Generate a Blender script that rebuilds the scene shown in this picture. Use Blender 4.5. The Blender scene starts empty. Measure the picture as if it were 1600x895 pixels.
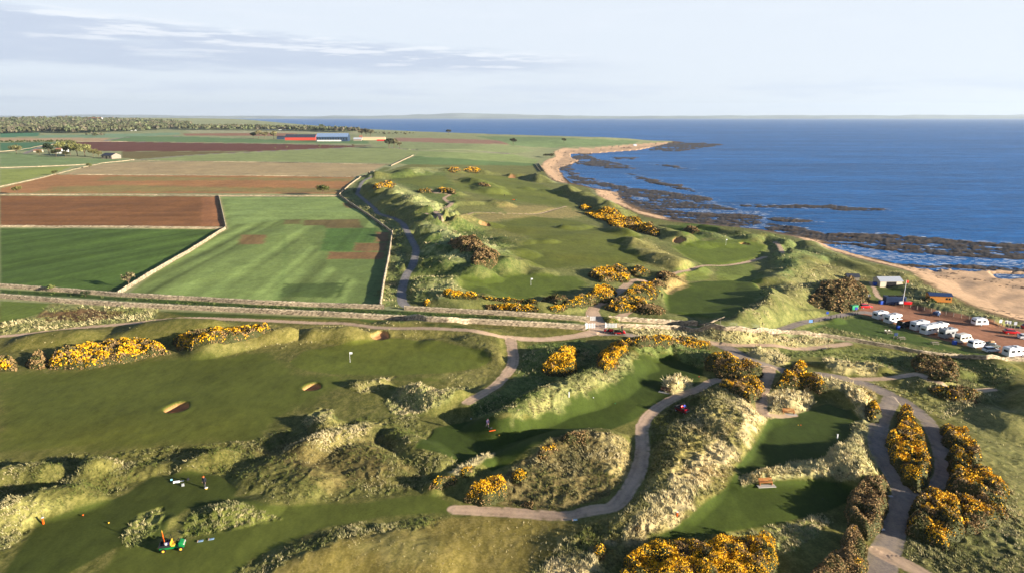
import bpy, math, random
import numpy as np
from mathutils import Vector, Matrix
rs = np.random.RandomState(7); random.seed(7)
C = bpy.context.scene.collection
scn = bpy.context.scene
# ------------------------------------------------------------ camera, sky, sun, exposure
CAMZ = 52.0
F = 1066.7                      # focal length in photo pixels (1600 wide)
PITCH = math.atan(264.5 / F)
cam = bpy.data.cameras.new('camera'); camo = bpy.data.objects.new('camera', cam); C.objects.link(camo)
cam.sensor_width = 36; cam.lens = 24; cam.clip_start = 1; cam.clip_end = 90000
camo.location = (0, 0, CAMZ); camo.rotation_euler = (math.pi / 2 - PITCH, 0, 0)
scn.camera = camo
SUN_EL = math.radians(12.5)
sdir = Vector((0.89, -0.42, 0)).normalized()
SUN = Vector((sdir.x * math.cos(SUN_EL), sdir.y * math.cos(SUN_EL), math.sin(SUN_EL)))
sl = bpy.data.lights.new('sun', 'SUN'); sl.energy = 5.0; sl.angle = math.radians(0.6); sl.color = (1.0, 0.885, 0.73)
so = bpy.data.objects.new('sun', sl); C.objects.link(so); so.rotation_euler = SUN.to_track_quat('Z', 'Y').to_euler()
scn.view_settings.view_transform = 'Standard'; scn.view_settings.look = 'None'
scn.view_settings.gamma = 1; scn.view_settings.exposure = 1.55; scn.view_settings.use_curve_mapping = False
SKY_STRENGTH = 0.045
HAZE_DENSITY = 2.8e-5
w = bpy.data.worlds.new('World'); scn.world = w; w.use_nodes = True
nt = w.node_tree; nt.nodes.clear(); N = nt.nodes.new; L = nt.links.new
def wmath(op, a, b=None, c=None):
    n = N('ShaderNodeMath'); n.operation = op
    for i, v in enumerate((a, b, c)):
        if v is None: continue
        if isinstance(v, (int, float)): n.inputs[i].default_value = v
        else: L(v, n.inputs[i])
    return n.outputs[0]
sky = N('ShaderNodeTexSky'); sky.sky_type = 'NISHITA'; sky.sun_disc = False
sky.sun_elevation = SUN_EL; sky.sun_rotation = math.atan2(sdir.x, sdir.y); sky.altitude = 50
sky.air_density = 1.0; sky.dust_density = 0.3; sky.ozone_density = 6.0
tc = N('ShaderNodeTexCoord'); sx = N('ShaderNodeSeparateXYZ'); L(tc.outputs['Generated'], sx.inputs[0])
az = wmath('ARCTAN2', sx.outputs[0], sx.outputs[1]); el = wmath('ARCSINE', sx.outputs[2])
cb = N('ShaderNodeCombineXYZ'); L(wmath('MULTIPLY', az, 5.0), cb.inputs[0]); L(wmath('MULTIPLY', el, 55.0), cb.inputs[1])
def wnoise(scale, detail, rough, off):
    mp = N('ShaderNodeVectorMath'); mp.operation = 'ADD'; L(cb.outputs[0], mp.inputs[0]); mp.inputs[1].default_value = (off, off * .7, off)
    n = N('ShaderNodeTexNoise'); n.inputs['Scale'].default_value = scale; n.inputs['Detail'].default_value = detail
    n.inputs['Roughness'].default_value = rough; L(mp.outputs[0], n.inputs['Vector']); return n.outputs[0]
def wramp(v, a, b, o0=0.0, o1=1.0):
    n = N('ShaderNodeMapRange'); n.interpolation_type = 'SMOOTHSTEP'; L(v, n.inputs[0])
    n.inputs[1].default_value = a; n.inputs[2].default_value = b; n.inputs[3].default_value = o0; n.inputs[4].default_value = o1; return n.outputs[0]
def wmix(f, a, b):
    n = N('ShaderNodeMix'); n.data_type = 'RGBA'
    if isinstance(f, float): n.inputs[0].default_value = f
    else: L(f, n.inputs[0])
    for s, v in ((6, a), (7, b)):
        if isinstance(v, tuple): n.inputs[s].default_value = (*v, 1)
        else: L(v, n.inputs[s])
    return n.outputs[2]
# thin high veil: pale everywhere, whiter to the horizon; then the grey streaky bank on the far left
veil = wramp(el, 0.2, 0.5, 0.92, 0.0)
col = wmix(veil, sky.outputs[0], (6.68, 7.18, 7.85))
n1 = wnoise(1.0, 7, .6, 3.1); n2 = wnoise(2.3, 6, .62, 9.7)
# warped elevation of the cloud bank
elw = wmath('ADD', el, wmath('MULTIPLY', wmath('SUBTRACT', n2, .5), .035))
slope = wmath('ADD', elw, wmath('MULTIPLY', az, .06))      # bank sinks to the right
band = wmath('MULTIPLY', wramp(elw, 0.050, 0.068), wramp(slope, 0.090, 0.076))
left = wramp(az, 0.22, -0.05)
greyc = wmath('MULTIPLY', wmath('MULTIPLY', band, left), wramp(n1, 0.22, 0.48))
col = wmix(wmath('MULTIPLY', greyc, .9), col, (4.56, 5.21, 6.44))
whitec = wmath('MULTIPLY', wmath('MULTIPLY', wramp(slope, 0.04, 0.078), wramp(slope, 0.10, 0.088)), wmath('MULTIPLY', left, wramp(n2, 0.50, 0.64)))
col = wmix(wmath('MULTIPLY', whitec, .8), col, (7.36, 7.65, 8.12))
low = wmath('MULTIPLY', wmath('MULTIPLY', wramp(el, 0.006, 0.02), wramp(el, 0.06, 0.03)), wramp(n1, 0.42, 0.6))
col = wmix(wmath('MULTIPLY', low, .75), col, (5.22, 5.89, 7.03))
high = wmath('MULTIPLY', wmath('MULTIPLY', wramp(el, 0.05, 0.14), wramp(el, .4, .2)), wramp(n1, 0.45, 0.75))
col = wmix(wmath('MULTIPLY', high, .6), col, (6.61, 7.08, 7.82))
bg = N('ShaderNodeBackground'); bg.inputs[1].default_value = SKY_STRENGTH; L(col, bg.inputs[0])
wo = N('ShaderNodeOutputWorld'); L(bg.outputs[0], wo.inputs[0])

# ------------------------------------------------------------ small maths
def lin(c):
    c = np.asarray(c, float) / 255.0
    return np.where(c <= .04045, c / 12.92, ((c + .055) / 1.055) ** 2.4)
KALB = 0.86
def A(r, g, b): return lin((r, g, b)) * KALB      # albedo from a colour
TAB = [np.random.RandomState(100 + i).rand(256, 256).astype(np.float32) * 2 - 1 for i in range(12)]
def vn(x, y, s=0):
    x = np.asarray(x, float); y = np.asarray(y, float)
    xi = np.floor(x).astype(np.int64); yi = np.floor(y).astype(np.int64); fx = x - xi; fy = y - yi
    u = fx * fx * (3 - 2 * fx); v = fy * fy * (3 - 2 * fy); T = TAB[s % 12]
    a = T[xi & 255, yi & 255]; b = T[(xi + 1) & 255, yi & 255]; c = T[xi & 255, (yi + 1) & 255]; d = T[(xi + 1) & 255, (yi + 1) & 255]
    return (a * (1 - u) + b * u) * (1 - v) + (c * (1 - u) + d * u) * v
def fbm(x, y, wl, o=3, s=0, g=.5):
    t = 0; a = 1.0; n = 0
    for k in range(o):
        t = t + a * vn(x / wl + 17.3 * k, y / wl - 9.1 * k, s + k); n += a; a *= g; wl *= .5
    return t / n
def sstep(a, b, v):
    t = np.clip((v - a) / (b - a), 0, 1); return t * t * (3 - 2 * t)
def segdist(x, y, P, closed=False, vals=None):
    """distance to polyline P, plus the value interpolated along it"""
    P = np.asarray(P, float); n = len(P); best = np.full(x.shape, 1e9); bv = np.zeros(x.shape)
    if n == 1:
        return np.hypot(x - P[0, 0], y - P[0, 1]), (np.full(x.shape, vals[0]) if vals is not None else bv)
    for i in range(n if closed else n - 1):
        a = P[i]; b = P[(i + 1) % n]; d = b - a; l2 = d @ d + 1e-9
        t = np.clip(((x - a[0]) * d[0] + (y - a[1]) * d[1]) / l2, 0, 1)
        q = np.hypot(x - a[0] - t * d[0], y - a[1] - t * d[1]); m = q < best; best = np.where(m, q, best)
        if vals is not None: bv = np.where(m, vals[i] + (vals[(i + 1) % n] - vals[i]) * t, bv)
    return best, bv
def inside(x, y, P):
    P = np.asarray(P, float); r = np.zeros(x.shape, bool); n = len(P)
    for i in range(n):
        x0, y0 = P[i]; x1, y1 = P[(i + 1) % n]
        if y0 == y1: continue
        c = ((y0 > y) != (y1 > y)) & (x < (x1 - x0) * (y - y0) / (y1 - y0) + x0); r ^= c
    return r
def sdpoly(x, y, P):
    d, _ = segdist(x, y, P, True); return np.where(inside(x, y, P), d, -d)
# ------------------------------------------------------------ rays of the photo's pixels, laid out on the ground
SP, CP = math.sin(PITCH), math.cos(PITCH)
def ray(p):
    p = np.atleast_2d(np.asarray(p, float)); u = (p[:, 0] - 800) / F; v = (p[:, 1] - 447.5) / F
    return u, CP - v * SP, -(SP + v * CP)
def plane(p, z):
    u, f, d = ray(p); d = np.minimum(d, -1e-5); t = (z - CAMZ) / d
    return np.stack([u * t, f * t], 1)
SEA = -14.0
VEG = [(1720, 560), (1600, 503), (1560, 494), (1500, 470), (1450, 445), (1420, 425), (1380, 414), (1330, 402), (1280, 385), (1240, 370), (1200, 363),
 (1160, 356), (1100, 351), (1050, 346), (1010, 339), (980, 327), (955, 316), (937, 309), (930, 298), (915, 292), (880, 286), (862, 282),
 (850, 268), (845, 259), (858, 250), (868, 244), (866, 237), (880, 232.5), (930, 231), (1000, 225.5), (1040, 222.5), (1058, 221), (1000, 219.3), (900, 216.5),
 (800, 213), (700, 209.3), (620, 205.5), (560, 202), (500, 199), (400, 194.5), (300, 190), (255, 188.4)]
VEGW = plane(VEG, -11.0)
LAND = np.vstack([VEGW, [(-14000, 13000), (-14000, -500), (900, -500), (500, 60)]])
def base_h(x, y):
    s = sdpoly(x, y, LAND)
    h = np.where(s > 0, -11 + 11 * sstep(0, 170, s), -11 - .15 * np.abs(s))
    h = h + 46 * np.exp(-(((x + 3300) / 1700) ** 2 + ((y - 5600) / 2300) ** 2)) * (s > 0)
    return np.maximum(h, -19)
def march(p, hf, dz=0.0, coarse=420):
    u, f, d = ray(p); n = len(u); t = np.geomspace(45, 14000, coarse)
    hz = hf((u[:, None] * t).ravel(), (f[:, None] * t).ravel()).reshape(n, -1)
    below = (CAMZ + d[:, None] * t) < hz + dz
    k = np.argmax(below, 1); k = np.where(below.any(1), k, coarse - 1); k = np.maximum(k, 1)
    lo = t[k - 1].copy(); hi = t[k].copy()
    for _ in range(12):
        m = (lo + hi) / 2; b = (CAMZ + d * m) < hf(u * m, f * m) + dz; hi = np.where(b, m, hi); lo = np.where(b, lo, m)
    return np.stack([u * hi, f * hi], 1)
# dunes and banks: crest pixels, crest height, half width (metres)
RIDGES = [
 ([(1132, 603), (1130, 640), (1108, 672), (1085, 690), (1062, 720), (1040, 755), (1015, 778)], 2.2, 7.5), ([(975, 815), (945, 832), (905, 860)], .6, 6.0),
 ([(1175, 615), (1165, 655), (1140, 690), (1110, 720)], 2.1, 5.5),
 ([(1125, 720), (1080, 760), (1040, 800)], 1.4, 5),
 ([(850, 697), (895, 684), (950, 685)], 2.0, 6), ([(890, 735), (940, 725)], 1.8, 9), ([(770, 755), (820, 742)], 1.6, 5),
 ([(680, 752), (715, 735), (765, 715)], 1.3, 2.6),
 ([(800, 635), (850, 612), (905, 590), (955, 573), (985, 548)], 2.6, 6), ([(850, 545), (885, 560)], 2.2, 7), ([(770, 610), (800, 620)], 1.0, 6),
 ([(985, 536), (1040, 529), (1095, 540), (1135, 562), (1185, 575)], 2.6, 5), ([(1058, 592)], 2.0, 3.4),
 ([(1233, 608)], 3.0, 4.6), ([(1230, 582), (1262, 583)], 2.0, 5),
 ([(1290, 594), (1325, 602), (1352, 620), (1362, 640)], 2.2, 3.6), ([(1365, 662), (1338, 682), (1312, 700)], 1.8, 4.0), ([(1335, 705), (1345, 720)], 2.7, 5.5), ([(1312, 715), (1240, 727), (1170, 738)], 1.7, 3.2),
 ([(497, 642)], 2.3, 3.2), ([(470, 690), (510, 668), (570, 660)], 1.6, 4.2), ([(640, 600), (670, 612), (722, 607)], 2.4, 4.6), ([(560, 596), (600, 592)], 1.1, 3.0),
 ([(160, 710)], 2.2, 3.4), ([(0, 728), (70, 728)], 1.6, 4.0), ([(300, 715), (330, 705)], 1.3, 3.5), ([(140, 745), (230, 725), (290, 712)], .6, 4), ([(0, 790), (60, 775), (110, 765)], 1.8, 5),
 ([(430, 725), (470, 745)], 1.5, 6), ([(628, 662), (662, 686), (688, 708)], 2.0, 4.5), ([(560, 700), (600, 720)], 1.0, 6),
 ([(330, 528), (390, 512), (440, 508)], 2.3, 6), ([(500, 510), (540, 512)], 2.0, 6), ([(620, 504), (680, 503)], 1.2, 7), ([(700, 508), (750, 515), (785, 545)], 1.6, 7), ([(230, 500), (300, 504)], 2.2, 8), ([(60, 520), (120, 515)], 1.4, 6), ([(690, 535), (745, 545)], 0.8, 6),
 ([(335, 790), (400, 785)], 1.0, 4), ([(215, 822), (240, 806)], 1.0, 2.4),
 ([(620, 845), (660, 852)], .9, 9), ([(480, 870), (540, 850)], 0.8, 8),
 ([(1000, 520), (1100, 523), (1200, 527), (1290, 536)], .9, 2.4), ([(1165, 545), (1215, 553)], 1.4, 3.4), ([(1300, 562), (1345, 562), (1380, 572)], 1.9, 4.6), ([(1440, 558), (1490, 566)], 1.7, 5), ([(1455, 585), (1500, 595)], 2.6, 5.5), ([(1400, 585), (1440, 583)], 1.2, 4),
 ([(1560, 560), (1595, 590)], 2.0, 6), ([(1560, 640), (1600, 660)], 1.5, 8), ([(1640, 590), (1640, 640)], 3.0, 6),
 ([(1247, 385), (1243, 410), (1225, 435), (1190, 462), (1165, 478), (1140, 490)], 4.6, 11), ([(1180, 366), (1205, 366), (1222, 372)], 3.0, 8), ([(1235, 455), (1290, 440)], 3.0, 9), ([(1180, 487), (1240, 480), (1290, 485)], 2.2, 7),
 ([(985, 372), (1020, 388), (1060, 405)], 2.6, 10), ([(1035, 397)], 2.0, 9), ([(1030, 428), (1055, 432)], 2.2, 6),
 ([(985, 412), (1020, 420)], 1.2, 5), ([(925, 422), (975, 422)], .8, 6), ([(960, 465), (1010, 452), (1030, 440)], 1.6, 5), ([(840, 476), (900, 470), (935, 455)], 1.6, 5), ([(690, 460), (750, 463), (840, 474)], 1.8, 4.5), ([(1005, 480), (1040, 490), (1090, 496)], 1.0, 4),
 ([(842, 420)], 1.4, 6), ([(815, 370), (790, 368)], 1.6, 7), ([(775, 382), (800, 388)], 2.2, 9), ([(850, 373)], 1.2, 6), ([(890, 350), (915, 347)], 2.0, 7), ([(960, 352), (975, 358)], 2.2, 8),
 ([(592, 268), (618, 266), (650, 262)], 4.5, 16), ([(588, 282), (600, 286), (622, 296), (645, 306), (668, 318), (695, 330)], 6.5, 20), ([(600, 305), (630, 318), (660, 330)], 4.0, 16),
 ([(668, 352), (700, 362), (735, 378), (775, 392)], 5.5, 14), ([(665, 395), (705, 402), (735, 410)], 4.5, 11), ([(680, 425), (715, 428), (745, 445)], 4.0, 10), ([(680, 448), (705, 450)], 2.8, 7), ([(665, 372), (690, 382)], 3.5, 10),
 ([(700, 262), (742, 262), (760, 266)], 3.0, 14), ([(735, 276), (760, 284), (770, 292)], 3.5, 14), ([(715, 313), (745, 312)], 2.0, 10), ([(765, 312), (785, 314)], 2.6, 10), ([(735, 349), (760, 345)], 2.0, 10),
 ([(805, 268), (835, 270), (850, 276)], 4.5, 12), ([(880, 290), (905, 296), (935, 306), (965, 322)], 5.0, 12), ([(855, 296), (880, 300)], 1.6, 8), ([(820, 292)], 1.4, 8), ([(672, 294), (700, 297), (715, 299)], 2.0, 8),
 ([(1020, 350), (1050, 356), (1075, 368)], 3.4, 9), ([(990, 344), (1080, 356), (1120, 366)], 1.8, 8), ([(1100, 352), (1150, 360), (1190, 366)], 2.2, 7), ([(1090, 374), (1140, 376)], 2.0, 7),
 ([(1260, 378), (1300, 400), (1340, 412), (1400, 425)], 1.6, 8), ([(1420, 465), (1480, 478), (1540, 492)], 1.8, 6), ([(1300, 415), (1250, 425)], 1.5, 10), ([(1430, 445), (1470, 458)], 1.6, 7)]
RW = []
for pts, h, wd in RIDGES:
    wd = wd * (.85 if pts[0][1] > 590 and pts[0][0] < 650 else 1); h = h * (1.4 if pts[0][1] > 590 and pts[0][0] < 600 else 1.25 if pts[0][1] > 500 else 1.2); W_ = march(pts, base_h, h); RW.append((W_, h, wd, W_.min(0) - wd * 1.5, W_.max(0) + wd * 1.5))
def mounds(x, y):
    acc = np.zeros(x.shape)
    x = x + 2.4 * fbm(x, y, 15, 2, 10); y = y + 2.4 * fbm(x, y, 15, 2, 11)
    wx = fbm(x, y, 9, 2, 4) ; amp = .82 + .5 * fbm(x, y, 11, 2, 7)
    for P, h, wd, lo, hi in RW:
        m = (x > lo[0]) & (x < hi[0]) & (y > lo[1]) & (y < hi[1])
        if not m.any(): continue
        d, _ = segdist(x[m], y[m], P)
        d = np.maximum(d * (1 + .35 * wx[m]), 0) / (wd * 1.15)
        p = np.clip(1 - d * d, 0, 1) ** 1.7 * h * np.clip(amp[m], .45, 1.4)
        acc[m] += p ** 3
    return acc ** (1 / 3.)
def macro(x, y):
    x = np.asarray(x, float); y = np.asarray(y, float)
    b = base_h(x, y); r = np.hypot(x, y)
    links = sstep(-14, -10, b)
    return b + mounds(x, y) + links * (.55 * fbm(x, y, 34, 2, 1) + .14 * fbm(x, y, 11, 2, 2) * (r < 700))
def un(p, dz=0.0): return march(p, macro, dz)
def gz(x, y): return float(macro(np.array([x]), np.array([y]))[0])
def spot(px, py):
    q = un([(px, py)])[0]; return (q[0], q[1], gz(q[0], q[1]))
# ------------------------------------------------------------ materials
def mat(name, color=(.5, .5, .5), rough=.7, metal=0.0, spec=.3, noise=0.0, nscale=3.0, bump=0.0, attr=None):
    """plain procedural paint / wood / stone with a little unevenness; color is linear albedo"""
    m = bpy.data.materials.new(name); m.use_nodes = True; t = m.node_tree; b = t.nodes['Principled BSDF']
    b.inputs['Roughness'].default_value = rough; b.inputs['Metallic'].default_value = metal; b.inputs['Specular IOR Level'].default_value = spec
    if attr:
        a = t.nodes.new('ShaderNodeAttribute'); a.attribute_name = attr; src = a.outputs['Color']
    else:
        a = t.nodes.new('ShaderNodeRGB'); a.outputs[0].default_value = (*[float(v) for v in color], 1); src = a.outputs[0]
    if noise:
        g = t.nodes.new('ShaderNodeNewGeometry'); n = t.nodes.new('ShaderNodeTexNoise'); n.inputs['Scale'].default_value = nscale
        n.inputs['Detail'].default_value = 4; n.inputs['Roughness'].default_value = .65; t.links.new(g.outputs['Position'], n.inputs['Vector'])
        r = t.nodes.new('ShaderNodeMapRange'); r.inputs[1].default_value = .25; r.inputs[2].default_value = .75
        r.inputs[3].default_value = 1 - noise; r.inputs[4].default_value = 1 + noise; t.links.new(n.outputs[0], r.inputs[0])
        v = t.nodes.new('ShaderNodeVectorMath'); v.operation = 'SCALE'; t.links.new(src, v.inputs[0]); t.links.new(r.outputs[0], v.inputs['Scale']); src = v.outputs[0]
        if bump:
            bp = t.nodes.new('ShaderNodeBump'); bp.inputs['Strength'].default_value = bump; bp.inputs['Distance'].default_value = .15
            t.links.new(n.outputs[0], bp.inputs['Height']); t.links.new(bp.outputs[0], b.inputs['Normal'])
    t.links.new(src, b.inputs['Base Color']); return m
def make_mesh(name, V, Fc, mats, parent=None, col=None, smooth=False, midx=None, loc=None):
    me = bpy.data.meshes.new(name); V = np.asarray(V, np.float32).reshape(-1, 3); Fc = np.asarray(Fc, np.int32); k = Fc.shape[1]
    me.vertices.add(len(V)); me.vertices.foreach_set('co', V.ravel()); me.loops.add(Fc.size); me.loops.foreach_set('vertex_index', Fc.ravel())
    me.polygons.add(len(Fc)); me.polygons.foreach_set('loop_start', np.arange(0, Fc.size, k, dtype=np.int32))
    if smooth: me.polygons.foreach_set('use_smooth', np.ones(len(Fc), bool))
    for m in (mats if isinstance(mats, (list, tuple)) else [mats]): me.materials.append(m)
    if midx is not None: me.polygons.foreach_set('material_index', np.asarray(midx, np.int32))
    if col is not None:
        a = me.attributes.new('col', 'FLOAT_COLOR', 'POINT'); c4 = np.ones((len(V), 4), np.float32); c4[:, :3] = col; a.data.foreach_set('color', c4.ravel())
    me.update(); o = bpy.data.objects.new(name, me); C.objects.link(o)
    if parent: o.parent = parent
    if loc is not None: o.location = loc
    return o
def tag(o, label=None, cat=None, group=None, kind=None):
    if label: o['label'] = label
    if cat: o['category'] = cat
    if group: o['group'] = group
    if kind: o['kind'] = kind
    return o
def thing(name, label, cat, loc=(0, 0, 0), rz=0.0, group=None, scale=1.0):
    o = bpy.data.objects.new(name, None); C.objects.link(o); o.empty_display_size = .2
    o.location = loc; o.rotation_euler = (0, 0, rz); o.scale = (scale,) * 3; return tag(o, label, cat, group)
def copy_tree(o, parent=None):
    c = o.copy(); C.objects.link(c); c.parent = parent
    for ch in o.children: copy_tree(ch, c)
    return c

# ------------------------------------------------------------ land cover, outlines taken along the photo's sight lines to the ground
# (kind, outline, colour, feather m, waver m, tuft amount, straw amount, object name, label)
COV = []
def cov(pts, c, fe=.6, wv=0.0, tuft=0.0, straw=0.0, name=None, label=None, stripe=None, dz=0.0, zr=None, mix=1.0):
    COV.append(dict(p=pts, c=A(*c), fe=fe, wv=wv, tuft=tuft, straw=straw, name=name, label=label, stripe=stripe, dz=dz, mix=mix))
CF, PF = 'crop_field', 'ploughed_field'
# far fields
cov([(0, 206), (300, 204), (600, 206), (800, 214), (1000, 220), (860, 240), (845, 256), (640, 244), (0, 262)], (156, 160, 114), fe=4)
cov([(0, 208), (62, 208), (60, 213.5), (0, 215)], (84, 134, 98), fe=3, name=CF, label='narrow bright green field at the foot of the far wood')
cov([(62, 212), (280, 207.5), (282, 211), (165, 216), (60, 216)], (134, 160, 122), fe=3, name=CF, label='pale green strip field below the wooded ridge')
cov([(0, 216), (172, 215.7), (160, 221), (0, 220.5)], (190, 160, 122), fe=3, name=PF, label='long tan stubble field beyond the farmhouse trees')
cov([(290, 204), (420, 204), (560, 207), (560, 209.5), (300, 208)], (172, 170, 130), fe=3, name=CF, label='pale straw field below the far white cottages')
cov([(285, 209), (470, 208.5), (440, 213), (290, 212.5)], (160, 118, 92), fe=3, name=PF, label='narrow brown field beyond the red barn')
cov([(165, 220), (200, 213.5), (300, 214), (445, 219.5), (575, 220), (577, 225), (400, 223.5), (200, 221.5)], (112, 140, 90), fe=3, name=CF, label='dark green field in front of the red barn')
cov([(112, 222.5), (170, 222), (400, 225), (585, 228.5), (520, 232), (400, 236.5), (190, 237), (150, 236)], (116, 74, 60), fe=2, name=PF, label='dark maroon ploughed field across the middle distance')
cov([(190, 237.5), (400, 237), (300, 242.5), (215, 249), (190, 247)], (124, 112, 70), fe=2, name=PF, label='olive brown field beside the stone barn')
cov([(0, 224), (112, 222.5), (75, 230), (50, 236), (0, 236.5)], (84, 126, 88), fe=2, name=CF, label='deep green field behind the farmhouse at the edge')
cov([(0, 240), (20, 238), (60, 243), (100, 247), (205, 249.5), (140, 257), (0, 261.5)], (134, 154, 100), fe=2, name=CF, label='pale green field in front of the farmhouse trees')
cov([(0, 265), (115, 260), (85, 271), (30, 284), (0, 291)], (152, 162, 86), fe=1.5, name=CF, label='yellow green wedge field beside the diagonal wall')
cov([(215, 251), (300, 243.5), (400, 238.5), (500, 233.5), (605, 231.5), (655, 236), (645, 243), (612, 255), (400, 252), (300, 252)], (150, 160, 102), fe=1.5, name=CF, label='broad pale green field right of the stone barn')
cov([(575, 221), (620, 222.5), (800, 228), (838, 236), (800, 240), (640, 233.5), (590, 229.5)], (148, 158, 106), fe=3, name=CF, label='pale green field beyond the lone dark tree')
cov([(615, 215.5), (700, 217), (800, 220.5), (800, 226), (700, 224), (620, 221)], (164, 128, 106), fe=3, wv=2, name=PF, label='stubble field with bales beyond the big blue barn')
cov([(655, 236.5), (800, 241.5), (842, 250), (838, 256), (648, 244)], (144, 158, 98), fe=2, name=CF, label='pale green field behind the far dunes')
cov([(648, 244.5), (838, 256), (846, 269), (790, 266), (700, 262), (640, 258), (618, 255)], (108, 132, 80), fe=2, name=CF, label='darker green field bordering the far end of the dunes')
cov([(740, 213), (860, 215), (1000, 220.5), (990, 225), (930, 229), (870, 231), (800, 228)], (128, 148, 98), fe=3, name=CF, label='green coastal field behind the far beach')
cov([(160, 257), (215, 252.5), (400, 254), (604, 257.5), (585, 266), (556, 276), (400, 273.5), (100, 272), (125, 264)], (184, 162, 120), fe=1.2, name=PF, label='beige stubble field above the orange brown field')
cov([(85, 273.5), (400, 275), (554, 277.5), (530, 303.5), (300, 302.5), (0, 302.5), (0, 294.5), (40, 285)], (178, 130, 84), fe=1.2, name=PF, label='orange brown field with thin green bands')
for P in ([(165, 276), (556, 279), (545, 284), (400, 281.5), (150, 283)], [(90, 292), (190, 289.5), (330, 292.5), (540, 295), (535, 301.5), (300, 300), (60, 301)]):
    cov(P, (148, 138, 84), fe=5, wv=7, mix=.8)
cov([(0, 306), (341, 307.5), (350, 354.5), (0, 353)], (142, 98, 60), fe=.8, name=PF, label='chocolate brown ploughed field left of the light green field', stripe=((0, 330), (300, 331), 5.0, .10))
cov([(316, 308), (341, 308), (349, 353), (314, 353)], (166, 114, 74), fe=1.8, wv=1.5, stripe=((330, 350), (328, 310), 3.0, .12))
cov([(0, 357), (349, 359), (300, 390), (240, 424), (184, 458), (100, 452), (0, 446)], (88, 112, 50), fe=.8, name=CF, label='dark green crop field below the chocolate brown field', stripe=((100, 400), (300, 365), 3.4, .16))
cov([(346, 308.5), (529, 308), (560, 327), (588, 347), (611, 364), (606, 400), (598, 440), (592, 476), (500, 474), (400, 470), (300, 464), (200, 459), (245, 425), (305, 390), (357, 358)], (134, 152, 84), fe=.8, name=CF, label='light green mown trial field with brown and dark plots', stripe=((250, 440), (420, 350), 5.0, .34))
cov([(346, 309), (529, 309), (560, 328), (580, 342), (440, 343), (360, 352)], (142, 162, 94), fe=3, wv=2, stripe=((350, 330), (500, 330), 7, .08))
cov([(470, 366), (515, 344), (600, 362), (605, 380), (598, 468), (540, 470), (560, 440), (515, 415), (500, 392)], (118, 136, 74), fe=2, wv=1)
for P, c in (([(378, 367), (416, 367), (411, 382), (372, 382)], (142, 112, 74)), ([(445, 344), (470, 343), (470, 350), (443, 351)], (112, 102, 62)), ([(475, 344), (560, 343), (567, 356), (512, 357), (505, 352), (475, 353)], (118, 100, 64)),
             ([(512, 357), (590, 357), (586, 379), (556, 380), (552, 393), (500, 392)], (86, 116, 56)), ([(514, 394), (602, 394), (599, 405), (512, 405)], (142, 106, 72)),
             ([(556, 380), (607, 379), (604, 393), (552, 393)], (136, 104, 70)), ([(588, 363), (610, 363), (608, 378), (587, 378)], (146, 108, 74)),
             ([(445, 443), (534, 442), (524, 464), (437, 463)], (88, 106, 56)), ([(534, 442), (546, 436), (530, 464), (524, 464)], (80, 100, 50)), ([(535, 317), (550, 318), (565, 327), (540, 325)], (132, 108, 68))):
    cov(P, c, fe=1.2, wv=.8, mix=.92, stripe=((300, 430), (420, 350), 2.5, .10))
cov([(440, 343), (445, 443), (436, 470), (425, 470), (450, 400)], (96, 124, 64), fe=2, mix=.35)
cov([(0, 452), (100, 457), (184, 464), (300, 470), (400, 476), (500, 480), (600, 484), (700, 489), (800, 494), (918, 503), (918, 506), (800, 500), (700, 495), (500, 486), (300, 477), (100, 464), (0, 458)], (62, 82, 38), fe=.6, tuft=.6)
# links ground right of the field walls
cov([(613, 362), (600, 440), (594, 480), (918, 503), (1200, 516), (1600, 562), (1640, 520), (1600, 503), (1420, 425), (1330, 402), (1240, 370), (1160, 356), (1050, 346), (955, 316), (915, 292), (862, 282), (845, 259), (700, 258), (640, 257), (562, 279), (532, 306), (590, 347)], (110, 116, 64), fe=2, wv=2, straw=.3, tuft=.18)
cov([(594, 476), (602, 430), (614, 366), (560, 324), (535, 304), (562, 280), (600, 262), (612, 262), (575, 283), (560, 304), (590, 326), (622, 350), (634, 372), (640, 400), (625, 440), (618, 478)], (112, 126, 72), fe=1, wv=2, tuft=.9, straw=.35)
cov([(660, 345), (640, 300), (600, 268), (690, 262), (720, 300), (700, 330), (800, 380), (790, 420), (700, 450), (655, 470), (632, 440), (650, 400)], (88, 106, 52), fe=4, wv=5, tuft=.6, straw=.28)
for P in ([(600, 278), (650, 300), (700, 325), (712, 334), (660, 322), (610, 296)], [(640, 262), (690, 262), (690, 268), (650, 270)], [(650, 352), (690, 352), (740, 375), (790, 392), (770, 398), (700, 380), (665, 365)], [(655, 445), (700, 435), (740, 450), (720, 462), (680, 460)], [(665, 385), (720, 395), (755, 410), (700, 405)]):
    cov(P, (142, 152, 98), fe=3, wv=4, tuft=.8, straw=.5)
cov([(700, 333), (800, 334), (860, 330), (885, 323), (915, 335), (900, 340), (850, 342), (800, 341), (740, 342), (700, 345)], (146, 136, 84), fe=3, wv=4, straw=.5, tuft=.15)
cov([(780, 318), (850, 322), (900, 330), (860, 340), (790, 334)], (142, 132, 82), fe=4, wv=5, straw=.5, tuft=.15)
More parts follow.
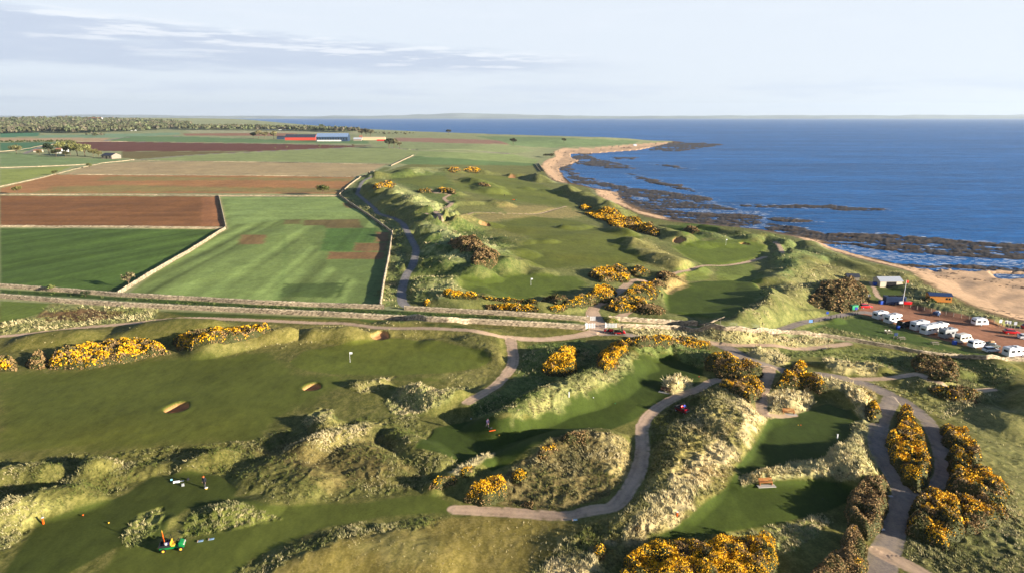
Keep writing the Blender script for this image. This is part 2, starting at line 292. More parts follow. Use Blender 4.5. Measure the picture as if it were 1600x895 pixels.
# mid-distance mown turf
FW = 'fairway'
cov([(690, 300), (740, 272), (800, 275), (850, 290), (900, 320), (870, 322), (780, 312), (700, 292), (660, 292), (620, 285), (640, 272), (700, 275)], (108, 116, 54), fe=4, wv=3, name=FW, label='far mown fairway beyond the winding pale path')
cov([(760, 350), (830, 338), (900, 345), (960, 356), (1010, 372), (1025, 388), (1015, 404), (960, 415), (880, 420), (830, 412), (800, 390), (830, 370)], (98, 106, 46), fe=3, wv=2, name=FW, label='mown fairway in the middle of the links')
cov([(820, 355), (900, 352), (955, 372), (950, 395), (880, 405), (835, 390)], (110, 116, 52), fe=3, wv=2, mix=.6)
cov([(720, 432), (800, 425), (900, 432), (920, 445), (880, 460), (800, 468), (740, 455), (715, 445)], (92, 106, 42), fe=2, wv=1, name='putting_green', label='putting green with white flag north of the stone walls')
cov([(770, 428), (860, 428), (895, 440), (860, 458), (790, 460), (745, 445)], (98, 112, 46), fe=1.5, mix=.8)
cov([(1050, 385), (1080, 374), (1160, 372), (1200, 385), (1190, 400), (1165, 410), (1100, 414), (1070, 400)], (98, 112, 44), fe=2, wv=1.5, name='putting_green', label='putting green with white flag near the rocky shore')
cov([(1038, 450), (1050, 440), (1100, 440), (1180, 445), (1205, 455), (1180, 480), (1140, 494), (1090, 496), (1045, 488), (1038, 470)], (88, 104, 40), fe=.7, name='tee', label='stepped tee ground below the shadowed dune')
cov([(1056, 418), (1100, 413), (1108, 418), (1108, 436), (1075, 440), (1050, 438)], (112, 124, 60), fe=1, wv=1, tuft=.25)
cov([(1120, 412), (1170, 410), (1200, 430), (1190, 443), (1120, 438)], (108, 120, 56), fe=1, wv=1, tuft=.25)
cov([(1060, 352), (1130, 352), (1120, 366), (1070, 366), (1040, 356)], (100, 118, 52), fe=2, wv=2)
cov([(975, 378), (1010, 372), (1045, 395), (1085, 412), (1060, 418), (1040, 422), (1015, 412), (1000, 395)], (136, 134, 78), fe=2, wv=2, tuft=.3, straw=.4)
cov([(1030, 432), (1070, 430), (1075, 445), (1045, 455), (1030, 445)], (166, 146, 94), fe=1, wv=1, tuft=.5, straw=.6)
cov([(1205, 395), (1250, 400), (1245, 440), (1200, 470), (1160, 488), (1180, 460), (1225, 440)], (112, 128, 70), fe=2, wv=2, tuft=.8, straw=.3)
cov([(1235, 430), (1290, 410), (1340, 425), (1360, 440), (1300, 445), (1240, 470), (1180, 492), (1160, 490)], (128, 128, 78), fe=3, wv=4, tuft=.8, straw=.45)
cov([(1090, 366), (1150, 362), (1230, 372), (1260, 385), (1320, 405), (1240, 400), (1200, 378), (1120, 375)], (110, 126, 72), fe=3, wv=4, tuft=.7, straw=.3)
cov([(1360, 416), (1420, 428), (1500, 472), (1600, 506), (1600, 518), (1560, 506), (1480, 486), (1415, 470), (1410, 450), (1370, 430)], (126, 130, 82), fe=2, wv=3, tuft=.9, straw=.45)
cov([(1360, 448), (1410, 450), (1412, 470), (1368, 472)], (78, 92, 40), fe=1, wv=1)
# near lower course
cov([(0, 477), (300, 488), (500, 495), (700, 503), (918, 512), (990, 516), (1200, 519), (1330, 535), (1600, 565), (1700, 640), (1700, 960), (-60, 960), (-60, 480)], (102, 104, 50), fe=1.5, wv=.6, straw=.3, tuft=.12)
cov([(0, 470), (78, 474), (60, 492), (20, 500), (0, 503)], (104, 122, 56), fe=.6, name=FW, label='corner of smooth turf cut off by the picture edge')
cov([(78, 474), (250, 483), (242, 500), (180, 507), (110, 512), (0, 523), (0, 505), (40, 496), (68, 488)], (120, 126, 76), fe=.6, wv=.6, tuft=1, straw=.5)
cov([(60, 488), (130, 483), (200, 487), (165, 500), (80, 502)], (116, 92, 62), fe=1, wv=1.6, tuft=1, straw=.15)
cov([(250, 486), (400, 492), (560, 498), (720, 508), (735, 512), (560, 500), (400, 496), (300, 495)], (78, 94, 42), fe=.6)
cov([(0, 582), (120, 580), (250, 560), (420, 550), (450, 568), (470, 585), (600, 590), (720, 588), (700, 598), (560, 590), (440, 650), (400, 690), (160, 700), (0, 705)], (96, 103, 43), fe=2, wv=1.5, name=FW, label='wide mown fairway left of the bunkers')
cov([(500, 505), (640, 502), (760, 520), (783, 550), (780, 580), (745, 605), (700, 602), (690, 590), (760, 570), (765, 545), (700, 530), (560, 525), (430, 545), (340, 548), (270, 550), (330, 525), (400, 512)], (124, 122, 66), fe=2, wv=2, straw=.4, tuft=.25)
cov([(452, 566), (475, 548), (540, 534), (620, 528), (690, 532), (755, 545), (768, 560), (745, 575), (690, 583), (600, 586), (520, 584), (470, 577)], (102, 110, 45), fe=.5, name='putting_green', label='large putting green with a white flag and a bunker behind')
cov([(0, 716), (60, 722), (110, 710), (180, 706), (350, 690), (400, 688), (470, 664), (560, 653), (650, 650), (690, 690), (728, 712), (700, 740), (655, 765), (585, 776), (500, 783), (440, 784), (385, 768), (350, 742), (290, 728), (232, 742), (200, 762), (150, 772), (112, 786), (62, 812), (20, 850), (0, 872)], (104, 104, 54), fe=.5, wv=.8, tuft=.7, straw=.16, name=None)
cov([(440, 690), (560, 670), (600, 700), (640, 740), (560, 760), (470, 740), (400, 700)], (130, 112, 68), fe=3, wv=3, mix=.6, tuft=.6, straw=.25)
cov([(0, 780), (60, 775), (112, 786), (62, 812), (20, 850), (0, 872)], (128, 128, 72), fe=1, wv=1, tuft=1, straw=.4)
cov([(215, 805), (255, 793), (258, 802), (240, 828), (215, 850), (195, 852), (190, 838)], (118, 122, 60), fe=.3, wv=.3, tuft=1, straw=.4)
cov([(283, 818), (310, 797), (362, 782), (405, 787), (435, 798), (450, 806), (420, 818), (350, 830), (285, 840)], (112, 120, 54), fe=.3, wv=.3, tuft=1, straw=.3)
cov([(45, 895), (60, 880), (105, 862), (115, 868), (90, 900), (60, 930)], (124, 126, 66), fe=.3, wv=.4, tuft=1, straw=.4)
cov([(0, 905), (60, 812), (115, 790), (200, 770), (235, 745), (300, 732), (345, 742), (372, 762), (360, 780), (290, 795), (262, 810), (255, 840), (180, 856), (100, 900)], (72, 82, 34), fe=.4, name='tee', label='narrow tee ground with orange markers and the greenkeeper')
cov([(360, 772), (420, 788), (560, 786), (680, 768), (712, 790), (712, 800), (600, 806), (500, 826), (420, 860), (350, 910), (150, 910), (190, 850), (285, 845), (440, 810), (360, 780)], (92, 100, 42), fe=.5, name=FW, label='mown walk leading from the tee to the pale path')
cov([(370, 905), (400, 875), (480, 838), (560, 822), (640, 813), (712, 806), (840, 812), (905, 815), (960, 802), (930, 850), (840, 910)], (130, 118, 58), fe=.5, wv=.8, tuft=.16, straw=.4)
cov([(560, 850), (640, 835), (700, 845), (660, 875), (600, 890)], (146, 138, 76), fe=2, wv=2, mix=.7, straw=.6, tuft=.15)
cov([(360, 900), (430, 862), (520, 830), (610, 815), (700, 808), (640, 822), (540, 842), (460, 870), (410, 905)], (96, 98, 52), fe=1, wv=1, tuft=.9, straw=.2)
# middle tee and fairway
cov([(648, 700), (680, 668), (740, 655), (820, 655), (880, 625), (960, 595), (985, 570), (1000, 552), (1050, 550), (1100, 575), (1090, 600), (1060, 612), (1010, 638), (992, 655), (970, 665), (900, 672), (850, 690), (800, 722), (770, 735), (700, 712)], (66, 80, 31), fe=.35, name=FW, label='dark mown fairway beside the curved path with a golfer on it')
cov([(735, 640), (790, 602), (815, 560), (825, 540), (905, 530), (940, 540), (930, 570), (985, 555), (975, 590), (920, 605), (870, 632), (815, 655), (760, 655)], (92, 108, 54), fe=.5, wv=.8, tuft=.7, straw=.25)
cov([(880, 590), (960, 565), (990, 550), (985, 572), (955, 597), (890, 625), (800, 655), (805, 640)], (138, 142, 86), fe=1, wv=1, tuft=1, straw=.5)
cov([(985, 545), (1040, 538), (1100, 545), (1130, 560), (1150, 580), (1100, 572), (1050, 550), (1000, 553)], (104, 122, 64), fe=.6, wv=.8, tuft=.9, straw=.25)
cov([(608, 645), (604, 628), (620, 605), (645, 597), (665, 605), (700, 606), (740, 604), (700, 628), (660, 645), (625, 650)], (136, 140, 82), fe=.5, wv=.5, tuft=1, straw=.55)
cov([(548, 602), (570, 594), (615, 588), (605, 604), (565, 615)], (132, 130, 74), fe=.5, wv=.5, tuft=1, straw=.6)
cov([(470, 662), (480, 648), (500, 636), (520, 640), (528, 655), (505, 665)], (142, 142, 86), fe=.4, wv=.5, tuft=1, straw=.7)
cov([(470, 682), (500, 665), (570, 658), (600, 662), (560, 690), (500, 700)], (146, 140, 80), fe=.8, wv=1, tuft=1, straw=.6)
cov([(1035, 603), (1040, 592), (1060, 584), (1080, 592), (1085, 605), (1060, 618), (1045, 615)], (184, 174, 122), fe=.3, wv=.3, tuft=1, straw=1)
# rough island inside the curve of the path
cov([(722, 782), (735, 762), (790, 740), (805, 728), (835, 705), (865, 683), (905, 672), (955, 677), (985, 688), (990, 720), (976, 750), (945, 778), (885, 794), (800, 790)], (118, 106, 66), fe=.3, wv=.5, tuft=1, straw=.18)
cov([(930, 682), (985, 688), (990, 720), (976, 748), (950, 735), (960, 705)], (160, 148, 98), fe=1, wv=1, tuft=1, straw=.55)
cov([(700, 738), (740, 716), (772, 706), (770, 714), (735, 735), (715, 745)], (176, 164, 122), fe=.3, wv=.3, tuft=1, straw=.9)
# the big dune right of the path
cov([(1018, 640), (1060, 618), (1100, 608), (1140, 598), (1190, 625), (1200, 648), (1175, 690), (1148, 735), (1120, 770), (1080, 800), (1030, 832), (1000, 850), (975, 870), (950, 900), (835, 905), (870, 855), (915, 822), (965, 800), (1005, 762), (1022, 715), (1018, 680)], (116, 112, 62), fe=.3, wv=.5, tuft=1, straw=.3)
for P in ([(1125, 680), (1150, 700), (1145, 725), (1100, 752), (1085, 790), (1030, 825), (990, 845), (960, 845), (990, 805), (1040, 765), (1060, 728), (1095, 700)], [(1155, 618), (1190, 630), (1190, 655), (1165, 690), (1150, 680), (1160, 650)], [(870, 880), (930, 862), (945, 880), (920, 905), (860, 905)]):
    cov(P, (204, 188, 140), fe=.8, wv=1.2, tuft=1, straw=1)
cov([(1105, 640), (1150, 640), (1160, 670), (1120, 690), (1080, 710), (1060, 740), (1050, 700)], (146, 138, 80), fe=1, wv=1.2, tuft=1, straw=.6)
# right hand tees
cov([(1200, 650), (1290, 632), (1330, 640), (1342, 655), (1320, 690), (1290, 712), (1230, 724), (1165, 738), (1150, 725), (1180, 690)], (68, 82, 33), fe=.3, name='tee', label='tee ground below the white marram banks beside the bench')
cov([(1020, 842), (1075, 805), (1125, 768), (1155, 735), (1175, 752), (1245, 745), (1310, 750), (1335, 758), (1325, 785), (1290, 800), (1230, 815), (1160, 828), (1080, 838)], (66, 80, 31), fe=.3, name='tee', label='long tee ground above the big gorse thicket')
cov([(1195, 622), (1215, 600), (1255, 600), (1272, 618), (1265, 642), (1235, 652), (1205, 650)], (182, 170, 124), fe=.3, wv=.3, tuft=1, straw=1)
cov([(1285, 585), (1330, 588), (1365, 608), (1378, 635), (1372, 655), (1345, 652), (1335, 640), (1345, 630), (1320, 610), (1285, 602)], (178, 170, 122), fe=.3, wv=.4, tuft=1, straw=.9)
cov([(1338, 658), (1368, 655), (1372, 668), (1350, 685), (1370, 715), (1375, 742), (1340, 750), (1300, 745), (1240, 742), (1160, 754), (1158, 740), (1235, 722), (1290, 712), (1318, 690)], (166, 164, 116), fe=.3, wv=.4, tuft=1, straw=.8)
cov([(1120, 840), (1220, 822), (1285, 802), (1297, 815), (1270, 845), (1215, 872), (1200, 850)], (122, 128, 74), fe=.3, wv=.4, tuft=1, straw=.5)
cov([(985, 509), (1100, 514), (1200, 519), (1305, 532), (1300, 541), (1200, 536), (1100, 532), (985, 522)], (160, 156, 106), fe=.4, wv=.5, tuft=1, straw=.75)
cov([(1160, 548), (1180, 540), (1215, 545), (1235, 560), (1225, 572), (1190, 566)], (176, 166, 116), fe=.6, wv=.6, tuft=1, straw=.8)
cov([(1285, 560), (1310, 552), (1360, 556), (1400, 575), (1370, 586), (1300, 583)], (172, 162, 112), fe=.8, wv=1, tuft=1, straw=.8)
cov([(1220, 545), (1340, 542), (1420, 550), (1560, 568), (1600, 580), (1560, 612), (1440, 582), (1400, 575), (1300, 556), (1230, 560)], (104, 114, 58), fe=1, wv=1.5, tuft=.6, straw=.3)
cov([(1440, 590), (1480, 584), (1530, 600), (1560, 620), (1520, 635), (1460, 620)], (128, 128, 78), fe=1, wv=1, tuft=.8, straw=.5)
cov([(1360, 598), (1440, 595), (1470, 625), (1560, 640), (1500, 662), (1440, 645)], (122, 124, 70), fe=1, wv=1.5, tuft=.7, straw=.35)
cov([(1490, 650), (1600, 620), (1660, 660), (1640, 900), (1590, 850), (1560, 760), (1530, 700)], (132, 132, 76), fe=2, wv=2.5, tuft=.25, straw=.4)
cov([(1415, 840), (1480, 850), (1560, 815), (1600, 830), (1640, 905), (1440, 905), (1410, 880)], (104, 108, 62), fe=1, wv=1, tuft=.9, straw=.3)
cov([(1490, 740), (1540, 730), (1580, 770), (1600, 840), (1560, 830), (1530, 790)], (128, 128, 80), fe=1, wv=1, tuft=.8, straw=.4)
# car park, approach and beach
cov([(1220, 519), (1270, 510), (1345, 494), (1400, 512), (1480, 540), (1540, 554), (1600, 562), (1500, 556), (1330, 530)], (74, 92, 40), fe=.8, wv=.6, tuft=.2)
cov([(1215, 518), (1330, 530), (1500, 556), (1600, 562), (1500, 552), (1400, 533), (1340, 522), (1290, 510)], (112, 118, 66), fe=.6, wv=.8, tuft=.8, straw=.35)
cov([(1337, 480), (1352, 472), (1400, 473), (1440, 479), (1500, 490), (1560, 505), (1640, 520), (1660, 575), (1600, 562), (1548, 548), (1500, 538), (1440, 522), (1395, 505), (1365, 496), (1342, 490)], (166, 118, 90), fe=.5, wv=.3, name='car_park', label='reddish gravel car park above the beach')
SANDZ = -11.6
cov([(215, 803), (255, 791), (259, 802), (242, 828), (217, 852), (195, 854), (188, 838)], (112, 120, 58), fe=.3, wv=.3, tuft=1, straw=.4)
PATHS = [
 ([(712, 795), (760, 797), (820, 801), (880, 803), (925, 797), (962, 782), (987, 755), (1000, 725), (1004, 695), (1003, 672), (1010, 652), (1030, 634), (1060, 620), (1090, 606), (1112, 596), (1140, 590)], [2.3] * 16, 'pale curved buggy path sweeping round the rough island'),
 ([(-30, 528), (60, 519), (130, 511), (200, 505), (262, 498), (310, 496.5), (400, 499), (480, 503), (535, 505), (600, 508), (680, 511), (735, 515), (770, 520), (800, 527), (850, 529), (900, 524), (935, 517)], [2.3] * 12 + [2.5, 3.5, 3.2, 3.4, 5], 'path behind the green running to the white gates'),
 ([(797, 526), (800, 540), (802, 560), (795, 580), (775, 600), (750, 617), (730, 628)], [3, 2.4, 2.4, 2.4, 2.4, 2.3, 2.2], 'path curving down the right edge of the large green'),
 ([(935, 519), (975, 522), (1010, 526), (1060, 530), (1110, 535), (1135, 543), (1165, 556), (1200, 572), (1235, 579), (1275, 583), (1315, 589), (1350, 599), (1380, 611), (1412, 628), (1445, 652), (1462, 680), (1473, 710), (1476, 735), (1468, 752), (1445, 763), (1418, 768)], [4, 3, 2.8, 2.8, 3.2, 4, 4.2, 4.2, 3.4, 3, 3.2, 3.6, 3.8, 3.4, 2.9, 2.6, 2.6, 2.6, 2.6, 2.8, 3], 'main gravel road from the gates round the gorse island'),
 ([(1110, 535), (1150, 536), (1200, 540), (1250, 540), (1325, 538)], [2.6] * 5, 'thin straight path below the pale marram bank'),
 ([(1203, 574), (1194, 600), (1190, 620), (1193, 638), (1215, 647), (1240, 648)], [3, 2.4, 2.2, 2.2, 1.8, 1.4], 'short shaded path down to the bench'),
 ([(1395, 620), (1382, 640), (1374, 665), (1372, 690), (1380, 715), (1398, 742), (1412, 768), (1408, 790), (1398, 820), (1390, 845), (1378, 875), (1366, 910)], [3.6, 3, 3, 3, 3, 3.1, 3.4, 3.2, 3.2, 3.2, 3.5, 4], 'road on the left side of the gorse island leaving the picture'),
 ([(1378, 862), (1410, 878), (1450, 900), (1480, 915)], [3, 2.4, 2.2, 2.2], 'sunlit branch path at the bottom edge'),
 ([(1335, 591), (1380, 589.5), (1432, 586), (1460, 590), (1495, 597), (1550, 611)], [2.4, 2, 2, 2, 2, 2], 'short path over the hollow on the right'),
 ([(936, 517), (932, 503), (926, 490), (930, 478), (945, 468), (962, 458), (975, 448), (990, 438), (1020, 433), (1057, 428), (1075, 419), (1100, 415), (1135, 413.5), (1168, 408), (1195, 402)], [5, 5, 4, 3.2, 3, 3, 3, 3, 2.8, 2.4, 2.2, 2.2, 2, 2.4, 2], 'path climbing from the gates through the gorse'),
 ([(1226, 393), (1216, 386), (1211, 378)], [2.2] * 3, 'short path piece on the crest near the shore'),
 ([(700, 486), (660, 482), (636, 478), (628, 468), (628, 450), (636, 430), (645, 405), (650, 388), (642, 370), (630, 352), (615, 338), (592, 334), (585, 325), (572, 315), (560, 305), (558, 296), (567, 285), (580, 273)], [2.0, 2.4] + [2.8] * 9 + [2.6] * 7, 'shaded lane following the field wall northwards'),
 ([(666, 335), (700, 335), (740, 334), (800, 333.5), (840, 333.5), (865, 327), (884, 323)], [1.6] * 7, 'thin straight pale path across the middle links'),
 ([(688, 335), (681, 328), (690, 323), (706, 319), (702, 314), (694, 310), (703, 305), (696, 302), (676, 300), (672, 296)], [2.6] * 10, 'winding pale path in the middle of the links'),
 ([(965, 495), (985, 486), (1000, 480)], [3, 2.5, 2], 'short shaded path between the gorse bushes'),
 ([(1387, 470), (1372, 462), (1366, 450), (1360, 440)], [2.2, 1.8, 1.6, 1.4], 'sandy footpath from the car park to the grey shed'),
]
ROADS = [([(1205, 516), (1235, 508), (1270, 500), (1310, 493), (1345, 487), (1372, 492)], [3, 3, 2.8, 2.8, 3.4, 4], 'grey tarmac road entering the car park'),
         ([(160, 221.5), (205, 214.5), (280, 214)], [7, 7, 7], 'far pale farm road'), ([(215, 250.5), (300, 243), (400, 237.5), (500, 232.6), (605, 230.6), (650, 234), (800, 240.5), (845, 244)], [5] * 8, 'long pale farm road crossing the fields'),
         ([(40, 240), (70, 228), (112, 222.3), (200, 222), (400, 225), (580, 228.5)], [5] * 6, 'pale track behind the farmhouse')]
EXTRA_H = []   # (centre world, radius, depth) bunkers
BUNK = [((277, 635.5), 2.15, 1.1, 'pot bunker nearest the camera on the wide fairway'), ((488, 603.5), 1.8, 1.0, 'pot bunker left of the large green'), ((594, 523), 2.3, .9, 'small bunker behind the large green'),
        ((1061, 375.5), 3.2, 1.0, 'bunker left of the green near the shore'), ((800, 277.5), 4.5, .8, 'far bunker below the beach corner'), ((757, 350), 3.0, 1.0, 'small far bunker on the middle fairway'), ((1163, 382), 2.6, 1.4, 'bunker cut in the shaded bank by the shore green')]
REEFS = [[(1250, 365), (1330, 363), (1400, 365), (1460, 371), (1640, 384), (1640, 409), (1500, 402), (1420, 398), (1330, 388), (1270, 376)],
 [(1320, 400), (1380, 408), (1500, 413), (1640, 420), (1640, 432), (1520, 421), (1450, 419), (1380, 415), (1330, 407)], [(1255, 382), (1310, 391), (1300, 397), (1255, 388)],
 [(960, 291), (1040, 298), (1115, 310), (1122, 320), (1145, 324), (1200, 342), (1190, 352), (1150, 356), (1090, 352), (1030, 344), (990, 328), (950, 309)], [(1190, 344), (1250, 356), (1300, 366), (1260, 380), (1235, 368), (1190, 360)],
 [(872, 262), (890, 257), (902, 273), (940, 284), (980, 291), (960, 300), (920, 293), (890, 286), (878, 275)], [(893, 245), (920, 239), (935, 249), (985, 258), (994, 265), (950, 263), (900, 256)],
 [(1010, 236), (1040, 222), (1090, 223), (1137, 225.5), (1105, 231), (1060, 237)], [(955, 245.5), (1000, 246.5), (992, 249.5), (958, 249)], [(1018, 256), (1050, 258), (1092, 265), (1060, 264)],
 [(975, 270), (990, 271), (1012, 277), (1080, 294), (1097, 302), (1060, 297), (1010, 285)], [(1150, 319), (1300, 320), (1385, 327), (1350, 330), (1260, 326), (1160, 324)], [(1192, 340), (1240, 340), (1288, 346), (1240, 348), (1200, 345)],
 [(1565, 432), (1640, 437), (1640, 460), (1570, 452)], [(1450, 416), (1500, 423), (1520, 428), (1480, 424)]]
POOLS = [[(1275, 380), (1330, 385), (1420, 396), (1640, 409), (1640, 419), (1480, 412), (1400, 408), (1340, 400), (1300, 393)], [(1548, 428), (1640, 431), (1640, 438), (1560, 436)],
 [(985, 307), (1015, 309), (1012, 315), (990, 313)], [(1028, 325), (1110, 327), (1205, 331), (1205, 337), (1120, 334), (1060, 331)], [(905, 288), (935, 290), (960, 296), (930, 297)], [(908, 249), (925, 249), (920, 253), (906, 252)], [(876, 266), (886, 268), (892, 276), (882, 277)]]
BEACHES = [([(868, 247), (850, 253), (846, 262), (855, 274), (868, 284), (885, 288), (878, 272), (872, 262), (893, 256), (905, 250), (893, 246), (892, 240), (930, 239), (1000, 234), (1035, 226), (1052, 221.5), (1000, 225.5), (930, 231), (880, 233), (866, 238)], 'curved sand beach below the far coastal field'),
 ([(930, 297), (965, 298), (975, 318), (1000, 332), (975, 326), (948, 314), (935, 308)], 'pebble beach below the dunes'), ([(1430, 424), (1480, 418), (1560, 419), (1660, 424), (1680, 540), (1600, 504), (1545, 490), (1490, 466), (1440, 440)], 'wide orange sand beach below the car park'), ([(985, 329), (1035, 336), (1050, 345), (1000, 337)], 'small strip of sand under the dune edge'), ([(1240, 370), (1290, 376), (1330, 396), (1380, 408), (1440, 417), (1480, 424), (1430, 430), (1400, 420), (1340, 405), (1290, 392)], 'strip of sand behind the dark reef')]
# ------------------------------------------------------------ the ground mesh
AMAX = math.radians(47.5); NTH = 1260
th = np.linspace(-AMAX, AMAX, NTH); rr = [46.0]
while rr[-1] < 12500:
    r = rr[-1]; rr.append(r + min(max(.24, .46 * (r * r + 2700) / (CAMZ * 683)), 140))
rr = np.array(rr); NR = len(rr)
RR, TT = np.meshgrid(rr, th, indexing='ij'); X = (RR * np.sin(TT)).ravel(); Y = (RR * np.cos(TT)).ravel(); RV = RR.ravel()
SD = sdpoly(X, Y, LAND)
Z = macro(X, Y)
BZ = Z.copy()
col = np.tile(A(158, 162, 116), (len(X), 1)); tuft = np.zeros(len(X)); straw = np.zeros(len(X)); owner = np.full(len(X), -1)
col *= (1 + .12 * fbm(X, Y, 500, 2, 3))[:, None]
WX = X + 1.6 * 0; 
wn = .6 * vn(X / 2.3, Y / 2.3, 5) + .4 * vn(X / .9, Y / .9, 6)
def patch_mask(P, pad):
    lo = P.min(0) - pad; hi = P.max(0) + pad
    return np.where((X > lo[0]) & (X < hi[0]) & (Y > lo[1]) & (Y < hi[1]))[0]
def densify(p, step=40):
    out = []; n = len(p)
    for i in range(n):
        a = np.array(p[i], float); b = np.array(p[(i + 1) % n], float); k = max(1, int(np.hypot(*(b - a)) // step))
        out += [tuple(a + (b - a) * j / k) for j in range(k)]
    return out
allp = []; offs = []
for c_ in COV: d_ = densify(c_['p']); offs.append((len(allp), len(allp) + len(d_))); allp += d_
WP = un(allp)
OBJS = []      # (name, label)
for ci, c_ in enumerate(COV):
    P = WP[offs[ci][0]:offs[ci][1]]; ix = patch_mask(P, c_['fe'] + c_['wv'] + 1)
    if not len(ix): continue
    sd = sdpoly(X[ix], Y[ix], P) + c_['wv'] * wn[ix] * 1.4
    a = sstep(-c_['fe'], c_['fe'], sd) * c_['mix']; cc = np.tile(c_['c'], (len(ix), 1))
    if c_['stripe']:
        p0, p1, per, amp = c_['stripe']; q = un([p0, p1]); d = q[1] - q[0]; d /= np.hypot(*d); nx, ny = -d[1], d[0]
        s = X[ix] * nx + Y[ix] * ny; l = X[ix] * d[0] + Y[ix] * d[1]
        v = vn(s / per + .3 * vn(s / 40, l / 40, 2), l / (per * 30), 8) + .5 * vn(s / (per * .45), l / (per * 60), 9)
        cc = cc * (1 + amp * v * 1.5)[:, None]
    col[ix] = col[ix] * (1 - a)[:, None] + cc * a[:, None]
    a2 = a if c_['mix'] == 1 else a * .8
    tuft[ix] = tuft[ix] * (1 - a2) + c_['tuft'] * a2; straw[ix] = straw[ix] * (1 - a2) + c_['straw'] * a2
    if c_['name']:
        OBJS.append((c_['name'], c_['label'])); owner[ix[sd > 0]] = len(OBJS) - 1
    elif c_['mix'] == 1 and c_['tuft'] >= .2: owner[ix[sd > 0]] = -1
# mottled fields and turf
col *= (1 + .10 * fbm(X, Y, 30, 3, 3) + .07 * fbm(X, Y, 7, 3, 6))[:, None]
yel = np.clip(fbm(X, Y, 26, 3, 9) * 1.3 + .1, 0, 1) * (RV < 900) * (~np.isin(owner, [i for i, q in enumerate(OBJS) if q[0] in (CF, PF, 'car_park')])) * .6
col = col * (1 - yel)[:, None] + (col * np.array([1.28, 1.12, .9])) * yel[:, None]
# coast
land = SD > 0
shore = ~land
sandc = A(214, 178, 140)
def blend(ix, a, c):
    col[ix] = col[ix] * (1 - a)[:, None] + np.asarray(c) * a[:, None]
ix = np.where(SD < 3)[0]; a = sstep(2, -2, SD[ix] + 2.5 * wn[ix]); blend(ix, a, A(104, 84, 62)); tuft[ix] *= 1 - a
owner[ix[SD[ix] < 0]] = -3
strat = lambda x, y: vn((x * .35 + y * .94) / 5.5, (x * .94 - y * .35) / 38, 4) * .6 + vn((x * .35 + y * .94) / 2.2, (x * .94 - y * .35) / 14, 7) * .4
for P, lab in BEACHES:
    P = plane(densify(P, 12), -12.5); ix = patch_mask(P, 6); sd = sdpoly(X[ix], Y[ix], P) + 3 * wn[ix]; a = sstep(-2, 2, sd) * (SD[ix] < 4)
    blend(ix, a, sandc); Z[ix] = Z[ix] * (1 - a) + np.maximum(Z[ix], -13.1 + .5 * fbm(X[ix], Y[ix], 9, 2, 5)) * a; tuft[ix] *= 1 - a
for P in REEFS:
    P = plane(densify(P, 12), SEA + .3); ix = patch_mask(P, 14)
    sd = sdpoly(X[ix], Y[ix], P) + 4 * fbm(X[ix], Y[ix], 18, 3, 2) * np.clip(RV[ix] / 300, 1, 3)
    m = sstep(-6, 5, sd)
    rock = .55 * strat(X[ix], Y[ix]) + .5 * fbm(X[ix], Y[ix], 5, 3, 8) + .25 * vn(X[ix] / 1.3, Y[ix] / 1.3, 3)
    h = SEA - 1.2 + m * (1.52 + rock * 1.3); k = h > np.minimum(Z[ix], SEA + 1.2); k &= m > .3
    jx = ix[k]; Z[jx] = np.maximum(h[k], Z[jx] - .6)
    dark = np.clip((.45 + rock[k] * 1.1), 0, 1)[:, None]
    col[jx] = A(26, 23, 19) * (1 - dark) + A(86, 70, 50) * dark; owner[jx] = -4
for P in POOLS:
    P = plane(densify(P, 12), SEA); ix = patch_mask(P, 8)
    sd = sdpoly(X[ix], Y[ix], P) + 2.2 * fbm(X[ix], Y[ix], 8, 3, 2); a = sstep(-1.5, 2, sd)
    Z[ix] = Z[ix] * (1 - a) + (SEA - .5 + .38 * fbm(X[ix], Y[ix], 4, 3, 5)) * a
wet = (Z < SEA + .35) & (SD < 0) & (owner != -4); col[wet] *= .45
# beach wrack line and stones
ix = np.where((SD < -2) & (SD > -60) & (owner != -4))[0]; k = (vn(X[ix] / 1.1, Y[ix] / 1.1, 2) > .55) & (fbm(X[ix], Y[ix], 14, 2, 9) > .12); col[ix[k]] = A(92, 72, 56)
sb = (owner == -3); OBJS.append(('beach', 'sand and shingle along the whole shore')); owner[sb] = len(OBJS) - 1
OBJS.append(('reef', 'dark seaweed covered rock shelves in the shallow water')); owner[owner == -4] = len(OBJS) - 1
for k_, (nm_, lab_) in enumerate(OBJS):
    if nm_ in ('tee', 'putting_green'):
        ci_ = [c_ for c_ in range(len(COV)) if COV[c_]['label'] == lab_][0]; P = WP[offs[ci_][0]:offs[ci_][1]]; ix = patch_mask(P, 2); sd = sdpoly(X[ix], Y[ix], P); w_ = sstep(-1.2, 1.5, sd) * (.85 if nm_ == 'tee' else .5)
        q_ = ix[sd > 0]; Ap = np.stack([X[q_], Y[q_], np.ones(len(q_))], 1); co = np.linalg.lstsq(Ap, Z[q_], rcond=None)[0]; Z[ix] = Z[ix] * (1 - w_) + (X[ix] * co[0] * .6 + Y[ix] * co[1] * .6 + co[2] + (co[0] * .4 * X[q_].mean() + co[1] * .4 * Y[q_].mean())) * w_
# relief of the turf and the rough
near = sstep(900, 250, RV)
tf = tuft * near
tus = np.abs(fbm(X + .5 * vn(X / 1.5, Y / 1.5, 1), Y, 1.7, 2, 3)); Z += tf * ((.22 - .8 * np.clip(tus, 0, .45)) * sstep(600, 150, RV) * (.55 + .6 * straw) + .16 * vn(X / .75, Y / .75, 5) * sstep(260, 120, RV))
Z += (1 - np.clip(tuft, 0, 1)) * near * land * .05 * fbm(X, Y, 3.5, 2, 6)
